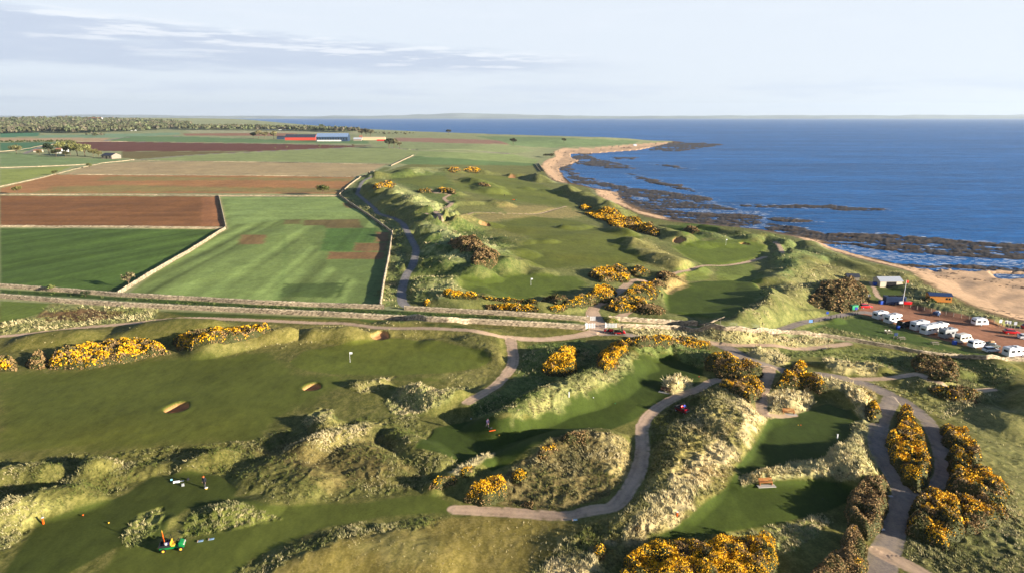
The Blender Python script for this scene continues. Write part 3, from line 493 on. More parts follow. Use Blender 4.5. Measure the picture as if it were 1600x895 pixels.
# paths: distance to the edge, positive on the path
pathsd = np.full(len(X), -9.0)
for group_, nm, cc in ((PATHS, 'path', A(214, 182, 152)), (ROADS, 'road', A(150, 138, 132))):
    for pts, ws, lab in group_:
        P = un(pts); Q = [P[0]]; WQ = [ws[0]]
        for i in range(len(P) - 1):                       # Catmull-Rom
            p0 = P[max(i - 1, 0)]; p1 = P[i]; p2 = P[i + 1]; p3 = P[min(i + 2, len(P) - 1)]
            for t in (.2, .4, .6, .8, 1.0):
                Q.append(.5 * (2 * p1 + (p2 - p0) * t + (2 * p0 - 5 * p1 + 4 * p2 - p3) * t * t + (3 * p1 - p0 - 3 * p2 + p3) * t ** 3)); WQ.append(ws[i] + (ws[i + 1] - ws[i]) * t)
        Q = np.array(Q); zq = macro(Q[:, 0], Q[:, 1]); kw = 5; zp = np.pad(zq, kw, 'edge'); zq = np.array([zp[i:i + 2 * kw + 1].mean() * .6 + np.sort(zp[i:i + 2 * kw + 1])[:kw].mean() * .4 for i in range(len(zq))])
        ix = patch_mask(Q, 8); d, wv_ = segdist(X[ix], Y[ix], Q, vals=WQ); _, hq = segdist(X[ix], Y[ix], Q, vals=zq)
        ex = max(np.median(RV[ix]) * .0006 - .1, 0) if nm == 'road' else 0
        sd = wv_ / 2 - d + .20 * wn[ix] + ex
        m = sd > -3.2; jx = ix[m]; s = sd[m]; a = sstep(-.12, .12, s)
        new = s > pathsd[jx]; a = a * (1 - .75 * np.clip(vn(X[jx] / .7, Y[jx] / .7, 9) * 1.6 - .5, 0, 1) * sstep(.8, .1, s))
        wz = sstep(-3.0, .1, s) ** 2 * new; Z[jx] = Z[jx] * (1 - wz) + (hq[m] - .06) * wz
        wear = 1 + .07 * vn(X[jx] / 1.1, Y[jx] / 1.1, 1) + .10 * fbm(X[jx], Y[jx], 6, 2, 2) - .16 * np.exp(-((s - .55) / .22) ** 2) * (wv_[m] > 2.0)
        tint = (A(142, 138, 138) if 'lane' in lab else A(160, 146, 134) if 'road' in lab and nm == 'path' else cc) * wear[:, None]
        col[jx] = col[jx] * (1 - a)[:, None] + tint * a[:, None]; tuft[jx] *= 1 - sstep(-.35, .05, s); pathsd[jx] = np.maximum(pathsd[jx], s)
        OBJS.append((nm, lab)); owner[jx[s > 0]] = len(OBJS) - 1
# bunkers: steep-sided pits with a sand floor
for (p, rad, dep, lab) in BUNK:
    q = un([p])[0]; ix = patch_mask(np.array([q]), rad * 3); dx = X[ix] - q[0]; dy = Y[ix] - q[1]
    d = np.hypot(dx * 1.0, dy * .82) * (1 + .06 * np.sin(3 * np.arctan2(dy, dx)))
    Z[ix] += -dep * sstep(rad * 1.04, rad * .74, d) + .05 * np.exp(-((d - rad * 1.3) / (rad * .3)) ** 2) * dep
    a = sstep(rad * .98, rad * .86, d); blend(ix, a, A(200, 146, 98)); tuft[ix] *= 1 - a
    OBJS.append(('bunker', lab)); owner[ix[d < rad * .95]] = len(OBJS) - 1
Z[RV > 11500] = np.minimum(Z[RV > 11500], 0)
def ground_material():
    m = bpy.data.materials.new('turf_and_soil'); m.use_nodes = True; t = m.node_tree; b = t.nodes['Principled BSDF']; n_ = t.nodes.new; l_ = t.links.new
    b.inputs['Roughness'].default_value = .9; b.inputs['Specular IOR Level'].default_value = .12
    a = n_('ShaderNodeAttribute'); a.attribute_name = 'col'; k = n_('ShaderNodeAttribute'); k.attribute_name = 'cover'   # x tuft, y straw, z hard surface
    sp = n_('ShaderNodeSeparateXYZ'); l_(k.outputs['Vector'], sp.inputs[0]); g = n_('ShaderNodeNewGeometry')
    def noise(sc, det, ro=.6, st=None):
        n = n_('ShaderNodeTexNoise'); n.inputs['Scale'].default_value = sc; n.inputs['Detail'].default_value = det; n.inputs['Roughness'].default_value = ro
        if st:
            mp = n_('ShaderNodeMapping'); mp.inputs['Scale'].default_value = st; mp.inputs['Rotation'].default_value = (0, 0, .5); l_(g.outputs['Position'], mp.inputs['Vector']); l_(mp.outputs[0], n.inputs['Vector'])
        else: l_(g.outputs['Position'], n.inputs['Vector'])
        return n.outputs[0]
    def M(op, x, y):
        n = n_('ShaderNodeMath'); n.operation = op
        for i, v in enumerate((x, y)):
            if isinstance(v, (int, float)): n.inputs[i].default_value = v
            else: l_(v, n.inputs[i])
        return n.outputs[0]
    fine = noise(3.2, 4, .7); mid = noise(.8, 4, .65, (1, .5, 1)); big = noise(.05, 5, .65); coarse = noise(.24, 5, .7, (1, .6, 1))
    # brightness wobble, stronger in the rough
    amp = M('ADD', M('MULTIPLY', sp.outputs[0], 1.3), .75)
    v = M('ADD', M('ADD', M('MULTIPLY', M('SUBTRACT', fine, .5), 1.1), M('MULTIPLY', M('SUBTRACT', coarse, .5), .8)), M('ADD', M('MULTIPLY', M('SUBTRACT', mid, .5), 1.15), M('MULTIPLY', M('SUBTRACT', big, .5), .9)))
    v = M('MAXIMUM', M('ADD', M('MULTIPLY', v, amp), 1.0), .15)
    sc = n_('ShaderNodeVectorMath'); sc.operation = 'SCALE'; l_(a.outputs['Color'], sc.inputs[0]); l_(v, sc.inputs['Scale'])
    dry = n_('ShaderNodeMapRange'); dry.interpolation_type = 'SMOOTHSTEP'; l_(M('ADD', M('MULTIPLY', fine, .5), M('MULTIPLY', mid, .5)), dry.inputs[0]); dry.inputs[1].default_value = .44; dry.inputs[2].default_value = .62
    f = M('MULTIPLY', M('MULTIPLY', dry.outputs[0], sp.outputs[1]), .75)
    mx = n_('ShaderNodeMix'); mx.data_type = 'RGBA'; l_(f, mx.inputs[0]); l_(sc.outputs[0], mx.inputs[6]); mx.inputs[7].default_value = (*A(184, 162, 104), 1)
    l_(mx.outputs[2], b.inputs['Base Color'])
    bp = n_('ShaderNodeBump'); bp.inputs['Distance'].default_value = .12; l_(M('ADD', M('MULTIPLY', sp.outputs[0], .55), .10), bp.inputs['Strength']); l_(fine, bp.inputs['Height']); l_(bp.outputs[0], b.inputs['Normal'])
    return m
GM = ground_material()
RM = mat('wet_rock', rough=.6, spec=.35, noise=.75, nscale=.7, bump=.8, attr='col')
ii, jj = np.meshgrid(np.arange(NR - 1), np.arange(NTH - 1), indexing='ij'); v00 = (ii * NTH + jj).ravel()
FA = np.stack([v00, v00 + NTH, v00 + NTH + 1, v00 + 1], 1)
keep = (Z[FA].max(1) > SEA - 1.6)
FA = FA[keep]; fo = owner[FA]; fo = np.where((fo == fo[:, :1]).all(1), fo[:, 0], np.maximum(fo[:, 0], fo[:, 2]))
XYZ = np.stack([X, Y, Z], 1).astype(np.float32); cover = np.stack([tuft, straw, np.clip(pathsd * 4, 0, 1)], 1).astype(np.float32)
def submesh(name, label, faces, m):
    u, inv = np.unique(faces, return_inverse=True); o = make_mesh(name, XYZ[u], inv.reshape(-1, 4), m, col=col[u], smooth=True)
    a = o.data.attributes.new('cover', 'FLOAT_VECTOR', 'POINT'); a.data.foreach_set('vector', cover[u].ravel()); return tag(o, label, kind='structure')
submesh('ground', 'rolling links turf and rough grass with farmland behind', FA[fo < 0], GM)
for k, (nm, lab) in enumerate(OBJS):
    f_ = FA[fo == k]
    if len(f_): submesh(nm, lab, f_, RM if nm == 'reef' else GM)

# ------------------------------------------------------------ sea
def sea_material():
    m = bpy.data.materials.new('sea_water'); m.use_nodes = True; t = m.node_tree; b = t.nodes['Principled BSDF']; n_ = t.nodes.new; l_ = t.links.new
    g = n_('ShaderNodeNewGeometry')
    def noise(st, det, ro=.6, rot=.5):
        mp = n_('ShaderNodeMapping'); mp.inputs['Rotation'].default_value = (0, 0, rot); mp.inputs['Scale'].default_value = st; l_(g.outputs['Position'], mp.inputs['Vector'])
        n = n_('ShaderNodeTexNoise'); n.inputs['Scale'].default_value = 1; n.inputs['Detail'].default_value = det; n.inputs['Roughness'].default_value = ro; l_(mp.outputs[0], n.inputs['Vector']); return n.outputs[0]
    wave = noise((.05, .16, .1), 6, .68, .15); swell = noise((.004, .02, .01), 4, .6, .12); wind = noise((.0012, .006, .01), 4, .6, .1); chop = noise((.02, .05, .05), 3, .6, .2)
    def ramp(v, a, c, lo, hi):
        r = n_('ShaderNodeMapRange'); l_(v, r.inputs[0]); r.inputs[1].default_value = a; r.inputs[2].default_value = c; r.inputs[3].default_value = lo; r.inputs[4].default_value = hi; return r.outputs[0]
    def mul(a, c):
        q = n_('ShaderNodeMath'); q.operation = 'MULTIPLY'; l_(a, q.inputs[0]); l_(c, q.inputs[1]); return q.outputs[0]
    v = mul(mul(ramp(wave, .3, .7, .72, 1.28), ramp(swell, .3, .7, .82, 1.2)), mul(ramp(wind, .3, .7, .84, 1.16), ramp(chop, .3, .7, .86, 1.14)))
    c = n_('ShaderNodeRGB'); c.outputs[0].default_value = (.014, .120, .335, 1)
    sc = n_('ShaderNodeVectorMath'); sc.operation = 'SCALE'; l_(c.outputs[0], sc.inputs[0]); l_(v, sc.inputs['Scale']); l_(sc.outputs[0], b.inputs['Base Color'])
    b.inputs['Roughness'].default_value = .32; b.inputs['IOR'].default_value = 1.12; b.inputs['Specular IOR Level'].default_value = .10
    bp = n_('ShaderNodeBump'); bp.inputs['Strength'].default_value = 1; bp.inputs['Distance'].default_value = 2.6; l_(wave, bp.inputs['Height']); l_(bp.outputs[0], b.inputs['Normal'])
    return m
sea = make_mesh('sea', [(-26000, 60, SEA), (30000, 60, SEA), (30000, 30500, SEA), (-26000, 30500, SEA)], [(0, 1, 2, 3)], sea_material())
tag(sea, 'wind ruffled blue sea reaching the horizon', kind='structure')
# pale flecks among the rocks: foam, and sky reflection painted as flat colour
def foam_glint_mesh():
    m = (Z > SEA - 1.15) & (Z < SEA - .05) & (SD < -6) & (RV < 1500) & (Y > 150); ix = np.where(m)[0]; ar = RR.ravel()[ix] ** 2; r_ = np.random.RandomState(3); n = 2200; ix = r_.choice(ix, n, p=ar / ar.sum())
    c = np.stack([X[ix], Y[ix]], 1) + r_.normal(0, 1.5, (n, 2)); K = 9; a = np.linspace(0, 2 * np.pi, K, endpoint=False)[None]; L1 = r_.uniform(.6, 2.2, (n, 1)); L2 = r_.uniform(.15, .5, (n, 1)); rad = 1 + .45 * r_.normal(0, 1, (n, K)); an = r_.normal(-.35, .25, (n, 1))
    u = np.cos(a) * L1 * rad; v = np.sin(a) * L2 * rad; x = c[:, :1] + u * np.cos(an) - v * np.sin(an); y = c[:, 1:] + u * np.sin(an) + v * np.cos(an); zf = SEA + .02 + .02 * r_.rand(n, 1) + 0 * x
    return make_mesh('foam_and_sky_glint', np.stack([x, y, zf], 2).reshape(-1, 3), np.arange(n * K).reshape(n, K), mat('foam_glint_white', A(214, 222, 232), rough=.7))
tag(foam_glint_mesh(), 'broken white water and painted sky reflection among the dark reefs', kind='stuff')
# ------------------------------------------------------------ far shore
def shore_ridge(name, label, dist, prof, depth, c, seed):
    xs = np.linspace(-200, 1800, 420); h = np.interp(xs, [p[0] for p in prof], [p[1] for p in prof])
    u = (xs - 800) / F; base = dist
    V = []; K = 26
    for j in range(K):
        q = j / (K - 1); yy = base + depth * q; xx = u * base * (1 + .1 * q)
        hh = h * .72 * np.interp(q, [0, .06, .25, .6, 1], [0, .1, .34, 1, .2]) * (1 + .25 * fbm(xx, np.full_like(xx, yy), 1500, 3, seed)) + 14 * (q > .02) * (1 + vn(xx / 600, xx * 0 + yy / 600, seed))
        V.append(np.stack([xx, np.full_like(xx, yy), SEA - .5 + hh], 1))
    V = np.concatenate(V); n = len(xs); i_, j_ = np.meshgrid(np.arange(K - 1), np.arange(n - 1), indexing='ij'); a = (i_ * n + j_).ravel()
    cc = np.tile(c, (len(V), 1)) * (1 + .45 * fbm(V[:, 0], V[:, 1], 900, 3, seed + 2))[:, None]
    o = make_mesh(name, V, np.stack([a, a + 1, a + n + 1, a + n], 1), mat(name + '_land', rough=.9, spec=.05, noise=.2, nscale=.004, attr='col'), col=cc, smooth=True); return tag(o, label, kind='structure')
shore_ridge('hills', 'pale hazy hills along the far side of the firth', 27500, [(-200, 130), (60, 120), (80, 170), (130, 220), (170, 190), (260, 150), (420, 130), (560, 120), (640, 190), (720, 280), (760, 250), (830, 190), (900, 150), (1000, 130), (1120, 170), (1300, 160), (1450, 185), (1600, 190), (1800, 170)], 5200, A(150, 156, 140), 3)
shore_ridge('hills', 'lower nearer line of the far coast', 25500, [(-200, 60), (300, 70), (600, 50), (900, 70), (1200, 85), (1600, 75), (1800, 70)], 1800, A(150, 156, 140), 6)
# ------------------------------------------------------------ haze
hz = bpy.data.materials.new('haze_air'); hz.use_nodes = True; t = hz.node_tree; t.nodes.remove(t.nodes['Principled BSDF'])
pv = t.nodes.new('ShaderNodeVolumePrincipled'); pv.inputs['Density'].default_value = HAZE_DENSITY; pv.inputs['Color'].default_value = (.70, .84, 1.0, 1); pv.inputs['Anisotropy'].default_value = .2
t.links.new(pv.outputs[0], t.nodes['Material Output'].inputs['Volume'])
x0, x1, y0, y1, z0, z1 = -34000, 34000, -900, 36000, -21, 700
V = [(x, y, z) for x in (x0, x1) for y in (y0, y1) for z in (z0, z1)]
tag(make_mesh('haze', V, [(0, 1, 3, 2), (4, 6, 7, 5), (0, 4, 5, 1), (2, 3, 7, 6), (0, 2, 6, 4), (1, 5, 7, 3)], hz), kind='stuff')
#@@OBJECTS
# ------------------------------------------------------------ marram grass: leaning tufts, one uncountable mass
def blades(px, py, pz, size, tint, nb, lean, seed):
    """nb narrow blades per tuft, splaying out and combed over by the wind"""
    r_ = np.random.RandomState(seed); n = len(px); k = n * nb
    cx = np.repeat(px, nb); cy = np.repeat(py, nb); cz = np.repeat(pz, nb); sz = np.repeat(size, nb) * r_.uniform(.6, 1.25, k)
    a = r_.uniform(0, 2 * np.pi, k); o = r_.uniform(0, .38, k) * np.repeat(size, nb)
    bx = cx + np.cos(a) * o; by = cy + np.sin(a) * o
    ln = r_.uniform(.15, .75, k); tx = bx + (np.cos(a) * ln + np.repeat(lean[:, 0], nb)) * sz; ty = by + (np.sin(a) * ln + np.repeat(lean[:, 1], nb)) * sz; tz = cz + sz * r_.uniform(.45, .95, k)
    wa = r_.uniform(0, np.pi, k); ww = sz * r_.uniform(.09, .2, k)
    V = np.empty((k, 3, 3), np.float32)
    V[:, 0] = np.stack([bx - np.cos(wa) * ww, by - np.sin(wa) * ww, cz - .08], 1); V[:, 1] = np.stack([bx + np.cos(wa) * ww, by + np.sin(wa) * ww, cz - .08], 1); V[:, 2] = np.stack([tx, ty, tz], 1)
    c = np.repeat(tint, nb, 0) * r_.uniform(.8, 1.2, k)[:, None]
    return V.reshape(-1, 3), np.arange(k * 3).reshape(-1, 3), np.repeat(c, 3, 0)
GRASS = mat('dry_marram_blades', rough=.8, spec=.12, attr='col')
dr = np.gradient(rr)[:, None] * np.ones((1, NTH)); area = (dr * RR * (th[1] - th[0])).ravel()
for (r0, r1, dens, szr, nb, sd_) in ((46, 130, 7.5, (.24, .46), 7, 1), (130, 215, 1.6, (.42, .8), 6, 2), (215, 420, .22, (.7, 1.2), 5, 3)):
    wgt = area * np.clip(tuft, 0, 1) ** 1.3 * dens * ((RV >= r0) & (RV < r1)) * (pathsd < -.25) * (.25 + 1.5 * np.clip(.5 + 1.1 * fbm(X, Y, 4.5, 2, 5), 0, 1))
    n_ = int(wgt.sum()); r_ = np.random.RandomState(40 + sd_); ix = r_.choice(len(X), n_, p=wgt / wgt.sum())
    px = X[ix] + r_.uniform(-.2, .2, n_); py = Y[ix] + r_.uniform(-.2, .2, n_); size = r_.uniform(*szr, n_) * np.clip(.4 + tuft[ix], .5, 1) * (.7 + .5 * np.clip(straw[ix], 0, 1))
    dry = np.clip(straw[ix] * .9 + .7 * fbm(px, py, 5, 2, 8) * (straw[ix] > .1) + r_.uniform(-.18, .18, n_), 0, 1)[:, None]
    g_ = col[ix] * .55 + A(98, 116, 54) * .45; tint = g_ * (1 - dry) + A(224, 206, 158) * dry
    la = vn(px / 7, py / 7, 3) * 2.6 + .6; lean = np.stack([-np.cos(la), np.sin(la)], 1) * .45
    V, Fc, cc = blades(px, py, Z[ix], size, tint, nb, lean, sd_)
    tag(make_mesh('marram_grass', V, Fc, GRASS, col=cc), 'wind combed marram tufts over the dunes', kind='stuff')

# ------------------------------------------------------------ gorse and other bushes
GF = mat('gorse_foliage', rough=.75, spec=.15, attr='col'); GB = mat('gorse_blossom', rough=.6, spec=.2, attr='col')
def leafcloud(P, Nn, s, c, seed, flat=.35):
    """one small randomly turned quad per point, biased to face along Nn"""
    r_ = np.random.RandomState(seed); k = len(P); d = Nn * flat + r_.normal(0, .6, (k, 3)); d /= np.linalg.norm(d, axis=1)[:, None] + 1e-6
    h = r_.normal(0, 1, (k, 3)); u = np.cross(d, h); u /= np.linalg.norm(u, axis=1)[:, None] + 1e-6; v = np.cross(d, u)
    s = np.asarray(s)[:, None] * r_.uniform(.55, 1.25, (k, 1)); v = v * r_.uniform(.5, 1.0, (k, 1))
    V = np.stack([P - u * s, P - v * s, P + u * s, P + v * s], 1).reshape(-1, 3)
    return V, np.arange(k * 4).reshape(-1, 4), np.repeat(c * r_.uniform(.7, 1.3, (k, 1)), 4, 0)
nb_ = [0]
def bush(pts, h, label, yellow=.5, brown=.5, group=None, name='gorse_bush', cat='gorse bush', green=(84, 86, 46), lift=.3, edge=.9, dens=1.15, blossom=(240, 184, 30)):
    nb_[0] += 1; seed = nb_[0]; r_ = np.random.RandomState(seed)
    P = un(densify(pts, 30), h * lift); c0 = P.mean(0); z0 = gz(*c0); rc = math.hypot(*c0)
    t = thing(name, label, cat, (c0[0], c0[1], z0), 0, group)
    lo = P.min(0) - .3; hi = P.max(0) + .3; step = max(.3, rc * .0028)
    nx = max(4, int((hi[0] - lo[0]) / step)); ny = max(4, int((hi[1] - lo[1]) / step))
    gx, gy = np.meshgrid(np.linspace(lo[0], hi[0], nx), np.linspace(lo[1], hi[1], ny), indexing='ij'); gx = gx.ravel(); gy = gy.ravel()
    def top(x, y):
        sd = sdpoly(x, y, P) + .45 * vn(x / 1.7, y / 1.7, seed) * max(1, rc / 180)
        e = edge * max(1, rc / 160)
        d = np.sqrt(np.clip(sd / e, 0, 1)); lump = .78 + .26 * vn(x / 1.5, y / 1.5, seed + 2) + .16 * vn(x / .7, y / .7, seed + 5)
        return sd, macro(x, y) - .15 + d * h * lump
    sd, tz = top(gx, gy)
    i_, j_ = np.meshgrid(np.arange(nx - 1), np.arange(ny - 1), indexing='ij'); a = (i_ * ny + j_).ravel(); q = np.stack([a, a + ny, a + ny + 1, a + 1], 1); q = q[(sd[q] > 0).any(1)]
    Vc = np.stack([gx - c0[0], gy - c0[1], tz - .12 - z0], 1); gcol = A(*green); bcol = A(158, 130, 88)
    cc = np.tile(gcol * .7, (len(Vc), 1))
    area_ = (hi[0] - lo[0]) * (hi[1] - lo[1]); ls = float(np.clip(rc * .00118, .09, .6)); k = int(min(60000, area_ / (ls * ls) * 1.15 * dens))
    x = r_.uniform(lo[0], hi[0], k); y = r_.uniform(lo[1], hi[1], k); sd2, tz2 = top(x, y); m = sd2 > -.05; x, y, tz2, sd2 = x[m], y[m], tz2[m], sd2[m]
    e = .25; _, zx = top(x + e, y); _, zy = top(x, y + e); nn = np.stack([-(zx - tz2) / e, -(zy - tz2) / e, np.ones_like(x)], 1); nn = np.clip(nn, -4, 4); nn /= np.linalg.norm(nn, axis=1)[:, None]
    under = r_.uniform(0, 1, len(x)); side = (sd2 < edge * .6 * max(1, rc / 160)); gzv = macro(x, y)
    zz = np.where(side, gzv + (tz2 - gzv) * (1 - .8 * under ** 1.5), tz2 + r_.normal(0, .08, len(x)))
    PP = np.stack([x - c0[0], y - c0[1], zz - z0], 1) + nn * r_.uniform(-.02, .14, (len(x), 1))
    bn = np.clip(.5 + 1.3 * vn(x / 1.2, y / 1.2, seed + 1) + .5 * vn(x / .45, y / .45, seed + 3) + r_.uniform(-.3, .3, len(x)) + (brown - .5) * 1.6, 0, 1)[:, None]
    fc = gcol * (1 - bn) + bcol * bn
    yn = .5 + .30 * vn(x / 2.4, y / 2.4, seed + 4) + .32 * vn(x / .7, y / .7, seed + 6) + r_.uniform(-.22, .22, len(x)); upper = np.clip((zz - gzv) / max(h, .1), 0, 1)
    isy = (yn > np.interp(yellow, [0, .5, 1], [1.5, .59, .20])) & (upper > .25)
    f = ~isy; V1, F1, C1 = leafcloud(PP[f], nn[f], np.full(f.sum(), ls), fc[f], seed)
    Fq = np.vstack([q, F1 + len(Vc)]); make_mesh('foliage', np.vstack([Vc, V1]), Fq, GF, t, np.vstack([cc, C1]))
    if isy.sum() > 3:
        V2, F2, C2 = leafcloud(PP[isy] + nn[isy] * .06, nn[isy], np.full(isy.sum(), ls * .95), np.tile(A(*blossom), (isy.sum(), 1)), seed + 50)
        make_mesh('blossom', V2, F2, GB, t, C2)
    return t
GG = 'gorse bushes in yellow flower on the links'
